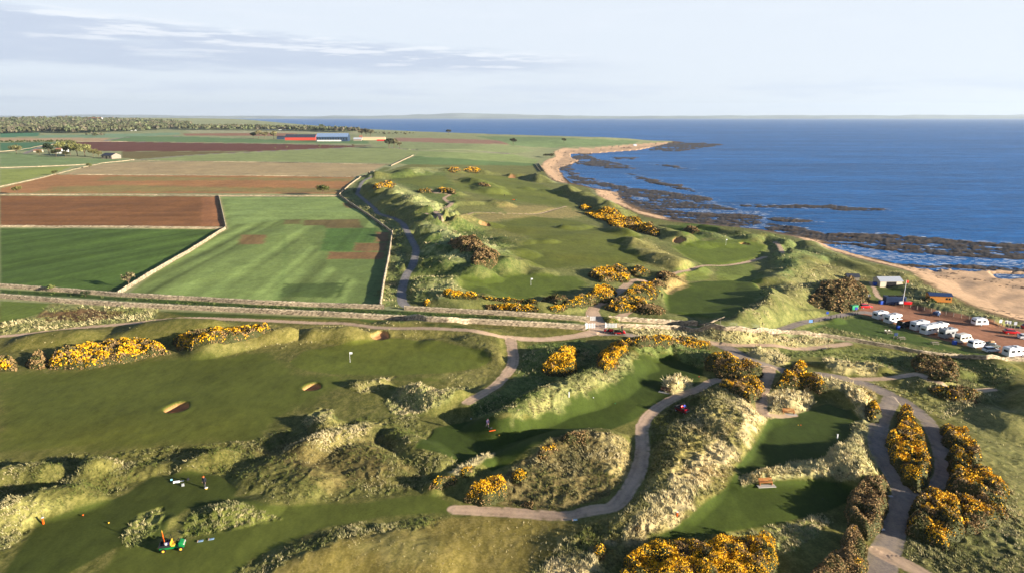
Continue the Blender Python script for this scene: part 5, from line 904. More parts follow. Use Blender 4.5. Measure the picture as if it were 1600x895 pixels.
def motorhome(px, py, rz, label, body=WHITE, L_=6.0, H_=2.85, alcove=True, group='white leisure vans in the car park', cab=None, dark_rear=False, panels=True):
    x, y, z = spot(px, py); t = thing('motorhome', label, 'motorhome', (x, y, z), math.radians(rz), group); a = L_ / 2; w2 = 1.12
    prof = [(-a, .42), (-a - .03, H_ - .18), (-a + .2, H_), (a * .42, H_ + .03), (a * .70, H_ - .02 if alcove else H_ - .15), (a * .82, H_ - .28 if alcove else H_ - .6), (a * .80, H_ - .75) if alcove else (a * .6, H_ - .5), (a * .52, H_ - .85), (a * .50, .42)]
    MB().prism(prof, -w2, w2, .06).build('body', body, t, bev=.06)
    cabp = [(a * .48, .38), (a * .48, 2.0), (a * .56, 2.02), (a * .80, 1.32), (a * .985, 1.12), (a, .75), (a, .38)]
    c = MB().prism(cabp, -.98, .98, .06).build('cab', cab or body, t, bev=.05)
    MB().prism([(a * .575, 2.0), (a * .59, 2.03), (a * .815, 1.36), (a * .80, 1.33)], -.86, .86).build('windscreen', GLASS, c)
    side_win(t, [(a * .54, a * .70, 1.32, 1.82)], .985); side_win(t, [(-a * .72, -a * .35, 1.45, 2.0), (-a * .05, a * .28, 1.45, 2.0)], w2)
    MB().box(-a - .05, -a - .015, -.6, .6, 1.45, 2.05).build('rear_window', GLASS, t)
    if dark_rear: MB().box(-a - .045, -a - .012, -1.0, 1.0, .6, 1.4).build('rear_panel', GREYP, t)
    MB().box(-a * .5, -a * .2, -.35, .35, H_ + .01, H_ + .1, .04, .04).build('roof_light', GREYP, t); MB().box(a * .1, a * .3, -.3, .3, H_ + .02, H_ + .11, .04, .04).build('roof_light', GREYP, t)
    if panels: MB().box(-a * .1, a * .08, -.8, .8, H_ + .02, H_ + .06).build('solar_panel', NAVY, t)
    MB().box(a - .02, a + .08, -.95, .95, .36, .58).build('bumper', DKG, t, bev=.02)
    for s in (-1, 1): MB().box(a - .02, a + .03, s * .72 - .16, s * .72 + .16, .74, .92).build('headlight', SILV, t)
    wheels(t, (-a * .5, a * .72), 1.02, .34); return t
def caravan(px, py, rz, label, L_=4.2, group='white leisure vans in the car park'):
    x, y, z = spot(px, py); t = thing('caravan', label, 'caravan', (x, y, z), math.radians(rz), group); a = L_ / 2; H_ = 2.5
    MB().prism([(-a, .5), (-a, 1.9), (-a + .3, H_ - .05), (0, H_), (a - .75, H_ - .1), (a - .05, 1.5), (a, 1.0), (a - .1, .5)], -1.08, 1.08, .05).build('body', WHITE, t, bev=.09)
    side_win(t, [(-a * .7, -a * .2, 1.3, 1.85), (a * .15, a * .55, 1.3, 1.85)], 1.09); MB().prism([(a - .70, 2.28), (a - .66, 2.32), (a - .10, 1.62), (a - .14, 1.58)], -.8, .8).build('front_window', GLASS, t)
    MB().box(-a - .02, -a + .0, -.8, .8, 1.35, 1.85).build('rear_window', GLASS, t)
    MB().tube((a - .3, .35, .45), (a + 1.0, 0, .42), .05).tube((a - .3, -.35, .45), (a + 1.0, 0, .42), .05).tube((a + .8, 0, .05), (a + .8, 0, .6), .05).build('drawbar', STEEL, t)
    MB().box(-.4, .4, -.3, .3, H_ - .02, H_ + .06, .04, .04).build('roof_light', GREYP, t); wheels(t, (-.1,), 1.0, .32); return t
def car(px, py, rz, label, body=RED, group='parked cars', kind='hatch', roofbox=None):
    x, y, z = spot(px, py); t = thing('parked_car', label, 'car', (x, y, z), math.radians(rz), group); a = 2.1
    low = [(-a, .3), (-a - .02, .85), (-a + .1, .98), (a * .45, .96), (a * .93, .78), (a, .6), (a, .28)]
    b = MB().prism(low, -.86, .86).build('body', body, t, bev=.06)
    top = [(-a + .12, .92), (-a + .4, 1.42), (-a + .9, 1.5), (.35, 1.48), (1.0, .94)] if kind == 'hatch' else [(-a + .05, .92), (-a + .15, 1.62), (-a + .5, 1.7), (.5, 1.66), (1.15, .94)]
    c = MB().prism([(px_ * .985, pz_ - .02) for px_, pz_ in top], -.80, .80, .12).build('window_band', GLASS, t, bev=.04)
    zt = top[2][1]; MB().box(top[1][0] + .1, top[3][0] - .02, -.70, .70, zt - .05, zt + .02, .05, .05).build('roof', body, t, bev=.01)
    for s in (-1, 1):
        MB().box(a - .06, a + .01, s * .62 - .15, s * .62 + .15, .58, .74).build('headlight', SILV, t); MB().box(-a - .03, -a + .04, s * .7 - .1, s * .7 + .1, .66, .86).build('tail_light', DRED, t)
    if roofbox: MB().box(-1.0, .4, -.45, .45, zt + .08, zt + .42, .12, .06).build('roof_box', roofbox, t, bev=.05)
    wheels(t, (-1.25, 1.3), .86, .31); return t
def campervan(px, py, rz, label, body=DKG, roof=CREAM, L_=5.2, H_=2.35, group='white leisure vans in the car park', name='campervan'):
    x, y, z = spot(px, py); t = thing(name, label, 'van', (x, y, z), math.radians(rz), group); a = L_ / 2
    MB().prism([(-a, .35), (-a, H_ - .1), (-a + .12, H_), (a * .35, H_), (a * .55, H_ - .15), (a * .80, 1.3), (a * .97, 1.1), (a, .35)], -1.0, 1.0, .08).build('body', body, t, bev=.06)
    MB().box(-a + .15, a * .35, -.88, .88, H_ - .02, H_ + .1, .08, .06).build('roof', roof, t, bev=.03)
    MB().prism([(a * .565, H_ - .15), (a * .60, H_ - .16), (a * .815, 1.34), (a * .79, 1.31)], -.82, .82).build('windscreen', GLASS, t)
    side_win(t, [(-a * .8, -a * .4, 1.35, 1.85), (-a * .25, a * .15, 1.35, 1.85), (a * .3, a * .6, 1.3, 1.8)], .985); MB().box(-a - .02, -a + .01, -.75, .75, 1.35, 1.9).build('rear_window', GLASS, t)
    wheels(t, (-a * .6, a * .65), .98, .34); return t
motorhome(1376, 498, 22, 'white motorhome at the head of the row, nearest the green bin', L_=5.2, H_=2.6, alcove=False)
motorhome(1395, 504, 22, 'white motorhome with dark window, second in the row', L_=5.8)
campervan(1413, 511, 24, 'black van with rusty orange items, between white motorhomes', DKG, mat('rust_cloth', A(150, 84, 44), rough=.9, noise=.3), 4.8, 2.2)
motorhome(1437, 515, 22, 'white motorhome with solar panels, directly right of the black van', L_=6.2)
motorhome(1452, 521, 24, 'big white motorhome, tallest rear face of the row', L_=6.0, panels=False)
motorhome(1468, 518, 20, 'white motorhome with red flash, partly hidden by its neighbours', L_=5.6, alcove=False)
motorhome(1481, 527, 22, 'pale grey motorhome with dark slatted rear panel', GREYP, 5.8, dark_rear=True, cab=CREAM)
campervan(1505, 534, 20, 'dark rear campervan with cream high top roof', CREAM, CREAM, 5.2, 2.5)
campervan(1526, 542, 14, 'low white panel van in front of the picnic grass', WHITE, WHITE, 4.8, 2.0)
car(1548, 549, 8, 'white car parked below a car with a loaded roof', WHITE)
car(1549, 543, 10, 'dark green car with pale roof load behind the white one', mat('dark_green_paint', A(54, 66, 62), rough=.4), kind='tall', roofbox=TAN)
motorhome(1583, 556, 12, 'white motorhome alone at the end of the row by the wall', L_=5.4, H_=2.7)
caravan(1530, 508, 4, 'small white caravan standing alone in the middle of the car park')
car(1580, 521, -8, 'red car parked by the notice boards', RED)
car(1603, 529, -6, 'white car at the picture edge beside the red one', WHITE)
car(1352, 481, 6, 'red car beside the green bin at the car park entrance', RED)
car(1608, 513, -6, 'second red car half outside the picture', RED)
x, y, z = spot(1463, 493); t = thing('boat_trailer', 'little dark blue trailer with white cover near the fence', 'trailer', (x, y, z), math.radians(40))
MB().prism([(-1.4, .4), (-1.4, 1.3), (-.2, 1.4), (1.0, 1.0), (1.4, .5)], -.8, .8).build('body', NAVY, t, bev=.05); MB().box(.4, 1.2, -.7, .7, .9, 1.5, .15, .1).build('cover', WHITE, t, bev=.05); MB().tube((1.3, 0, .45), (2.3, 0, .42), .05).build('drawbar', STEEL, t); wheels(t, (-.2,), .9, .3)
# buildings by the beach
def shed(px, py, rz, L_, W_, H_, rise, label, wm, rm, cat='hut', name='shed', doorway=None, windows=(), group=None, dm=DARKIN, sc=1.0, ridge=0.0):
    x, y, z = spot(px, py); t = thing(name, label, cat, (x, y, z - .1), math.radians(rz), group); a, b = L_ / 2, W_ / 2
    MB().prism([(-b, 0), (-b, H_), (0, H_ + rise), (b, H_), (b, 0)], -a, a).build('wall', wm, t)
    q = t.children[0]; q.rotation_euler = (0, 0, math.pi / 2)
    s = rise / b; o = MB()
    for sg in (-1, 1):
        o.v += [(-a - .3, sg * (b + .3), H_ - .3 * s + .03), (a + .3, sg * (b + .3), H_ - .3 * s + .03), (a + .3, 0, H_ + rise + .03), (-a - .3, 0, H_ + rise + .03), (-a - .3, sg * (b + .3), H_ - .3 * s + .15), (a + .3, sg * (b + .3), H_ - .3 * s + .15), (a + .3, 0, H_ + rise + .16), (-a - .3, 0, H_ + rise + .16)]
        k = len(o.v) - 8; o.f += [(k, k + 1, k + 2, k + 3), (k + 4, k + 5, k + 6, k + 7), (k, k + 1, k + 5, k + 4), (k + 1, k + 2, k + 6, k + 5), (k, k + 3, k + 7, k + 4)]
    o.build('roof', rm, t)
    if doorway: MB().box(doorway[0], doorway[1], -b - .04, -b + .02, 0, doorway[2]).build('doorway', dm, t)
    for (x0, x1, z0, z1) in windows: MB().box(x0, x1, -b - .04, -b + .02, z0, z1).build('window', GLASS, t)
    return t
shed(1386, 446, 2, 8.5, 5, 2.4, 1.1, 'grey roofed shed with a wide dark opening above the car park', mat('pale_blockwork', A(206, 196, 176), rough=.9, noise=.1), LROOF, doorway=(-1.8, 2.0, 2.1))  # opening is a dark panel on the wall, its inner shade painted as colour
shed(1331, 437, -8, 4.5, 3, 1.6, .9, 'small dark roofed hut half hidden behind the huge brown shrub', GWOOD, DROOF)
shed(1466, 469, -12, 7, 4, 2.2, .6, 'low hut with dark blue roof and orange timber end', ORW, NAVY, windows=((1.6, 2.2, .9, 1.6), (2.5, 3.1, .9, 1.6)))
x, y, z = spot(1398, 474); t = thing('container', 'dark blue shipping container office by the flagpole', 'container', (x, y, z), math.radians(-4))
MB().box(-3.6, 3.0, -1.3, 1.3, 0, 2.6).build('body', NAVY, t, bev=.03)
o = MB()
for k in range(24): o.box(-3.5 + k * .27, -3.38 + k * .27, -1.35, -1.29, .1, 2.5)
o.build('corrugated_side', NAVY, t); MB().box(-2.2, -.2, -.9, .9, 2.6, 2.72).box(.3, 2.2, -.9, .9, 2.6, 2.72).build('solar_panel', DARKIN, t); MB().box(2.5, 2.6, -.6, .6, 2.6, 3.3).build('roof_vent', SILV, t)
def bbox_thing(name, label, cat, px, py, rz, parts, group=None):
    x, y, z = spot(px, py); t = thing(name, label, cat, (x, y, z), math.radians(rz), group)
    for (nm, m, bx) in parts:
        o = MB()
        for b in bx: o.box(*b)
        o.build(nm, m, t, bev=.015)
    return t
bbox_thing('kayak_rack', 'bright blue covered stack in front of the container', 'storage box', 1394, 474.5, -4, [('cover', BLUE, [(-1.4, 1.4, -1.0, -.2, .3, 1.7, .1, .1)]), ('stand', STEEL, [(-1.3, -1.2, -.9, -.3, 0, .3), (1.2, 1.3, -.9, -.3, 0, .3)])])
bbox_thing('wheelie_bin', 'blue wheeled bin left of the container', 'bin', 1377, 475, 10, [('body', BLUE, [(-.7, .7, -.55, .55, .1, 1.3, -.06, -.06)]), ('lid', NAVY, [(-.8, .8, -.65, .65, 1.3, 1.42)])])
bbox_thing('wheelie_bin', 'blue bin beside the grey roofed shed', 'bin', 1367, 446, 0, [('body', BLUE, [(-.7, .7, -.5, .5, .1, 1.3, -.06, -.06)]), ('lid', NAVY, [(-.75, .75, -.55, .55, 1.3, 1.4)])])
bbox_thing('wheelie_bin', 'large green bin at the car park entrance', 'bin', 1334, 484, 20, [('body', TEAL, [(-1.3, 1.1, -.6, .6, .15, 1.6, -.08, -.06)]), ('lid', GREEN, [(-1.4, 1.2, -.7, .7, 1.6, 1.75, .1, .1)])])
bbox_thing('wheelie_bin', 'small blue bin between the black van and the motorhome', 'bin', 1403, 514, 0, [('body', BLUE, [(-.35, .35, -.35, .35, .08, 1.05, -.04, -.04)]), ('lid', NAVY, [(-.4, .4, -.4, .4, 1.05, 1.13)])])
bbox_thing('wheelie_bin', 'small blue bin at the rear of the dark campervan', 'bin', 1491, 538, 0, [('body', BLUE, [(-.45, .45, -.35, .35, .08, 1.15, -.04, -.04)]), ('lid', NAVY, [(-.5, .5, -.4, .4, 1.15, 1.23)])])
bbox_thing('rescue_boat', 'red and white boat on the grass under the flagpole', 'boat', 1411, 475, 0, [('hull', RED, [(-.4, 2.2, -1.2, -.2, .2, 1.1, -.15, -.1)]), ('cover', WHITE, [(-2.0, -.5, -1.2, -.4, .5, 1.2, .1, .1)])])
x, y, z = spot(1410, 474.5); t = thing('flagpole', 'tall white flagpole with a red flag above the container', 'flagpole', (x, y, z)); MB().tube((0, 0, 0), (.3, 0, 8.2), .12, .07).build('pole', WHITE, t); MB().prism([(.3, 7.4), (.3, 8.2), (1.1, 8.1), (1.1, 7.3)], -.03, .03).build('flag', mat('red_flag_cloth', A(236, 60, 36), rough=.8), t)
def sign(px, py, rz, label, board=BLUE, w=.8, h=.7, z0=1.2, posts=(0,), group=None):
    x, y, z = spot(px, py); t = thing('signboard', label, 'sign', (x, y, z), math.radians(rz), group); o = MB()
    for q in posts: o.box(q - .06, q + .06, -.06, .06, 0, z0 + h)
    o.build('post', GWOOD, t); MB().box(-w / 2, w / 2, -.10, -.062, z0, z0 + h).build('board', board, t); return t
sign(1337, 489, 0, 'blue sign in front of the large green bin', mat('violet_sign', A(70, 78, 190), rough=.5), .9, .8)
sign(1292, 496, 0, 'small blue sign on the verge of the tarmac road', BLUE, .7, .7); sign(1266, 508, 0, 'square light blue sign where the road meets the wall', mat('light_blue_sign', A(120, 170, 232), rough=.5), 1.1, .8, .9)
sign(1357, 470, 0, 'grey sign post beside the huge brown shrub', GREYP, .8, .8, 1.6)
sign(1399, 529, 0, 'wooden notice board on the picnic grass', NAVY, 1.0, .9, .9, (-.5, .5))
for px, lab, m in ((1562, 'white topped notice frame, first of the boards by the red car', WHITE), (1571, 'narrow white board, second of the boards by the red car', WHITE), (1576, 'pale blue board, third of the boards by the red car', LROOF), (1585, 'pale blue board, last of the boards by the red car', LROOF)):
    sign(px, 510 + (px - 1562) * .15, 0, lab, m, .9, 1.0, 1.3, (0,), 'notice boards at the car park fence')
def picnic(px, py, rz, label):
    x, y, z = spot(px, py); t = thing('picnic_table', label, 'picnic table', (x, y, z), math.radians(rz), 'picnic tables on the grass')
    MB().box(-.95, .95, -.38, .38, .72, .78).build('tabletop', GWOOD, t)
    for s in (-1, 1): MB().box(-.95, .95, s * .72 - .13, s * .72 + .13, .42, .47).build('seat', GWOOD, t)
    for s in (-.7, .7): MB().box(s - .05, s + .05, -.8, .8, .34, .42).tube((s, -.6, 0), (s, -.25, .74), .05).tube((s, .6, 0), (s, .25, .74), .05).build('leg', GWOOD, t)
picnic(1388, 521, 10, 'picnic table with two pale figures near the second motorhome'); picnic(1408, 530, 10, 'picnic table right of the wooden notice board'); picnic(1460, 538, 0, 'picnic table nearest the long low wall')
# posts
def post_row(name, label, cat, pts, step, h, r, m, group, cap=None):
    P = un(pts); L_ = np.r_[0, np.cumsum(np.hypot(*(P[1:] - P[:-1]).T))]; s = np.arange(0, L_[-1], step); first = None
    for k, q in enumerate(s):
        x = float(np.interp(q, L_, P[:, 0])); y = float(np.interp(q, L_, P[:, 1])); z = gz(x, y)
        if first is None:
            first = MB().tube((0, 0, -.2), (0, 0, h), r, r * .85, 7).build(name, m); o = first
        else: o = first.copy(); C.objects.link(o)
        o.location = (x, y, z); o.rotation_euler = (0, 0, k * 1.3); tag(o, label, cat, group)
post_row('fence_post', 'pale wooden post in the row along the seaward edge of the car park', 'post', [(1388, 476), (1420, 480), (1460, 488), (1500, 496), (1560, 508), (1600, 517)], 2.2, 1.25, .11, GWOOD, 'posts along the seaward edge of the car park')
post_row('bollard', 'short dark post in the row beside the tarmac road', 'bollard', [(1340, 491), (1310, 496), (1270, 504)], 2.4, .8, .11, DKG, 'short dark posts beside the tarmac road')
post_row('fence_post', 'thin post of the wire fence on top of the long low wall', 'post', [(1100, 513), (1160, 515), (1200, 517)], 4, 1.3, .06, GWOOD, 'thin posts above the wall right of the gates')
post_row('fence_post', 'pale post in the row on the sand beyond the dunes', 'post', [(1305, 385), (1340, 388), (1362, 389)], 4.5, 1.4, .12, GWOOD, 'posts on the sand beside the channel')
# gates
def gate(px, py, rz, L_, h, label, post=True):
    x, y, z = spot(px, py); t = thing('field_gate', label, 'gate', (x, y, z), math.radians(rz), 'white gates in the stone walls'); a = L_ / 2
    o = MB()
    for k in range(5): o.box(-a, a, -.03, .03, .2 + k * (h - .3) / 4, .3 + k * (h - .3) / 4)
    o.build('bar', WHITE, t); o = MB()
    for q in (-a, -a / 3, a / 3, a): o.box(q - .06, q + .06, -.045, .045, .12, h + .1)
    o.build('upright', WHITE, t); MB().box(-a - .3, -a - .1, -.1, .1, -.1, h + .3).build('gate_post', WHITE, t)
gate(923, 513, 4, 2.1, 1.35, 'white gate at the west side of the road, nearest the carts'); gate(924.5, 501, 0, 1.8, 1.2, 'white gate in the upper wall, behind the nearest one'); gate(955, 512, -2, 2.6, 1.2, 'white gate swung back behind the red carts'); gate(916, 514, 60, 1.2, 1.4, 'narrow white gate edge at the end of the thick wall')
# benches
def bench(px, py, rz, label, m=WOOD, L_=1.9):
    x, y, z = spot(px, py); t = thing('bench', label, 'bench', (x, y, z), math.radians(rz), 'wooden benches by the tees'); a = L_ / 2
    MB().box(-a, a, -.22, .25, .42, .48).build('seat', m, t, bev=.01); o = MB()
    for k in range(3): o.box(-a, a, .24 + k * .03, .28 + k * .03, .55 + k * .15, .66 + k * .15)
    o.build('backrest', m, t)
    for s in (-1, 1):
        MB().box(s * a * .9 - .04, s * a * .9 + .04, -.22, .28, 0, .42).build('leg', m, t); MB().box(s * a * .9 - .03, s * a * .9 + .03, -.22, .28, .62, .68).build('armrest', m, t)
    MB().box(-a - .3, a + .3, -.7, .1, -.05, .03).build('footing', CON, t)
bench(1196, 757, 5, 'wooden bench between the white grass banks facing the long tee', L_=2.0); bench(1232, 646, -4, 'wooden bench against the round pale grass mound', L_=2.2); bench(1040, 612, -28, 'dark bench in the shade of the small pale mound', mat('dark_bench_wood', A(96, 62, 48), rough=.7, noise=.2), 2.0)
# flags on the greens
def flag(px, py, label, h=2.2):
    x, y, z = spot(px, py); t = thing('flagstick', label, 'golf flag', (x, y, z), 0, 'flags on the putting greens'); MB().tube((0, 0, -.1), (0, 0, h), .035, .025, 6).build('pole', WHITE, t); MB().prism([(0, h - .5), (0, h), (.62, h - .05), (.6, h - .45)], -.015, .015).build('flag', WHITE, t); MB().tube((0, 0, -.02), (0, 0, .03), .1, .1, 10).build('cup_rim', WHITE, t)
flag(547, 565, 'white flag on the large green near the bunkers', 2.3); flag(829.5, 447, 'white flag on the green north of the stone walls', 2.6); flag(1134, 383, 'white flag on the green near the rocky shore', 2.8)
# tee markers, boards, little posts
def marker(px, py, label, m, group='tee markers', r=.11, h=.18):
    x, y, z = spot(px, py); t = thing('tee_marker', label, 'tee marker', (x, y, z), 0, group); MB().ball((0, 0, h), r, r, r * .9, 10, 6).build('head', m, t, smooth=True); MB().tube((0, 0, -.1), (0, 0, h), .03, .03, 6).build('spike', BLK, t)
for px, py, lab, m in ((130, 806, 'orange tee marker in the middle of the left tee', ORG), (170, 818, 'yellow tee marker on the left tee near the tuft island', YEL), (780, 681, 'small yellow tee marker right of the orange board', YEL), (927, 622, 'white tee marker on the middle fairway', WHITE), (961, 631, 'green shaded tee marker on the middle fairway', GREEN),
    (1251, 665, 'orange tee marker on the upper right tee', ORG), (1247, 665, 'yellow tee marker beside the orange one on the upper right tee', YEL), (1234, 772, 'white tee marker on the long lower tee', WHITE), (1285, 781, 'dark tee marker near the shaded end of the long tee', DKG), (736, 655, 'white tee marker beyond the golfer', WHITE), (1092, 589, 'red tee box by the road beside the pale mound', RED)):
    marker(px, py, lab, m)
def stake(px, py, label, m, h=.9, r=.09, name='marker_post'):
    x, y, z = spot(px, py); t = thing(name, label, 'post', (x, y, z), 0, 'marker posts beside the tees'); MB().box(-r, r, -r, r, -.1, h, .01, .01).build('post', m, t, bev=.01); MB().box(-r * 1.25, r * 1.25, -r * 1.25, r * 1.25, h, h + .08).build('cap', WHITE, t)
stake(68, 818, 'orange and white post at the edge of the left tee', ORG); stake(1058, 807, 'short orange post at the foot of the big pale dune', ORG, .7); stake(889, 620, 'white post at the edge of the middle fairway', WHITE); stake(1308, 686, 'white post at the corner of the upper right tee', WHITE)
for px, py, rz, lab in ((313, 845, 15, 'light blue board lying on the turf by the vehicle, nearer one'), (330, 842, 15, 'light blue board lying on the turf, farther one'), (898, 812, 10, 'small blue marker board at the edge of the curved path'), (1391, 775, 5, 'white painted plate on the bottom road, upper one'), (1378, 827, 5, 'white painted plate on the bottom road, lower one')):
    x, y, z = spot(px, py); t = thing('ground_board', lab, 'board', (x, y, z + .02), math.radians(rz), 'flat boards on the ground'); MB().box(-.35, .35, -.18, .18, 0, .05).build('board', LROOF if 'white' in lab else mat('pale_blue_board', A(136, 168, 196), rough=.5), t, bev=.01); MB().box(-.35, -.25, -.2, .2, .05, .08).build('edge_strip', TAN, t)
x, y, z = spot(772, 672); t = thing('orange_board', 'long orange board lying on the turf beside the golfer', 'board', (x, y, z + .02), math.radians(22)); MB().box(-.9, .9, -.12, .12, 0, .08).build('board', ORG, t, bev=.01); MB().tube((-.9, 0, .05), (1.1, 0, .08), .03).build('handle', ORG, t)
# golf bag and clothes by the greenkeeper
x, y, z = spot(277, 754); t = thing('golf_bag', 'white golf bag lying on the tee near the greenkeeper', 'golf bag', (x, y, z + .14), math.radians(20)); MB().tube((-.5, 0, .05), (.35, 0, .05), .2, .16, 12).build('bag', WHITE, t, smooth=True)
for k in range(4): MB().tube((.3, -.08 + k * .05, .05), (.85, -.12 + k * .08, .06), .02, .02, 5).ball((.88, -.12 + k * .08, .06), .05, .04, .04, 6, 4).build('club', SILV, t)
for px, py, lab, m, a in ((268, 751, 'light blue upright jug at the edge of the rough', mat('sky_plastic', A(130, 196, 220), rough=.4), .16), (286, 759, 'grey kit bag lying below the white golf bag', GREYP, .2), (294, 750, 'small dark kit bag with pale top behind the golf bag', DKG, .18)):
    x, y, z = spot(px, py); t = thing('kit_bag', lab, 'bag', (x, y, z), .4, 'kit lying on the left tee'); MB().box(-a, a, -a * .7, a * .7, 0, a * 2.2, .03, .03).build('body', m, t, bev=.04); MB().tube((-a * .5, 0, a * 2.1), (a * .5, 0, a * 2.5), .025).build('handle', BLK, t)
# utility carts
def cart(px, py, rz, label, hood=GREEN, seatm=YEL, bed=None, people=False, cargo=True, group=None, rear_empty=False):
    x, y, z = spot(px, py); t = thing('utility_cart', label, 'utility cart', (x, y, z), math.radians(rz), group); bed = bed or DKG
    MB().prism([(-1.35, .42), (-1.35, .62), (.25, .62), (.35, .40), (.85, .40), (.9, .6), (1.4, .58), (1.45, .4)], -.62, .62).build('chassis', hood, t, bev=.03)
    MB().prism([(.82, .5), (.80, 1.02), (.95, 1.08), (1.32, .86), (1.46, .6), (1.44, .45)], -.56, .56, .06).build('hood', hood, t, bev=.06)
    MB().box(1.2, 1.44, -.5, .5, .70, .80).build('grille', CREAM, t)
    o = MB().box(-1.4, -.15, -.66, .66, .68, .74); [o.box(*b) for b in ((-1.4, -.15, -.66, -.60, .74, .98), (-1.4, -.15, .60, .66, .74, .98), (-1.4, -1.34, -.60, .60, .74, .98), (-.21, -.15, -.60, .60, .74, .98))]; o.build('cargo_bed', bed, t, bev=.01)
    for s in (-.3, .3):
        q = MB().box(-.05, .4, s - .24, s + .24, .68, .84).build('seat', seatm, t, bev=.05); MB().box(-.14, 0, s - .24, s + .24, .84, 1.25, .02, .03).build('backrest', seatm, q, bev=.04)
    MB().tube((.86, .3, .95), (.66, .3, 1.12), .025).tube((.67, .30, 1.10), (.64, .30, 1.13), .17, .17, 14).build('steering_wheel', BLK, t)
    for s in (-1, 1):
        MB().tube((-.12, s * .6, .7), (-.16, s * .56, 1.75), .03).tube((-.16, s * .56, 1.75), (-.16, 0, 1.77), .03).build('roll_bar', BLK, t)
        for xx in (-.9, 1.08):
            w_ = MB().tube((xx, s * .5, .28), (xx, s * .76, .28), .28, n=14).build('wheel', BLK, t); MB().tube((xx, s * .75, .28), (xx, s * .775, .28), .16, n=10).build('rim', YEL if seatm is YEL else SILV, w_)
    for s in (-1, 1): MB().box(1.40, 1.48, s * .36 - .1, s * .36 + .1, .62, .74).build('headlight', SILV, t)
    if not cargo: return t
    return t
vc = cart(270, 857, 14, 'green utility cart with yellow seats and tools in its bed', GREEN, YEL)
def on_cart(c, lx, ly, lz):
    m = Matrix.Rotation(c.rotation_euler.z, 3, 'Z') @ Vector((lx, ly, 0)); return (c.location.x + m.x, c.location.y + m.y, c.location.z + lz)
t = thing('warning_flag', 'tall orange marker pole standing in the bed of the green cart', 'marker pole', on_cart(vc, -.85, .1, .74), .2); MB().tube((0, 0, 0), (-.12, 0, 1.7), .07, .05).build('pole', ORG, t); MB().tube((-.12, 0, 1.7), (-.14, 0, 2.0), .05, .01).build('tip', YEL, t); MB().box(-.15, .15, -.15, .15, 0, .1).build('base', RED, t)
t = thing('bucket', 'purple bucket in the bed of the green cart', 'bucket', on_cart(vc, -.38, -.2, .74)); MB().tube((0, 0, 0), (0, 0, .36), .15, .2, 14).build('body', PURP, t); MB().tube((0, -.2, .36), (0, .2, .36), .02).build('handle', STEEL, t)
t = thing('bucket', 'white bucket in the bed of the green cart', 'bucket', on_cart(vc, -.62, -.3, .74)); MB().tube((0, 0, 0), (0, 0, .4), .14, .17, 14).build('body', WHITE, t); MB().tube((0, -.17, .4), (0, .17, .4), .02).build('handle', STEEL, t)
GC = 'red maintenance carts'
c1 = cart(968, 522, -6, 'red and black cart parked in front of the swung back gate', RED, BLK, DKG, group=GC); c2 = cart(951, 519, 170, 'smaller dark red cart behind the red and black one', DRED, BLK, DRED, group=GC); c2.scale = (.85, .85, .85)
c3 = cart(1066, 644, -60, 'red and black cart standing on the grass beside the curved path', DRED, RED, DKG, group=GC)
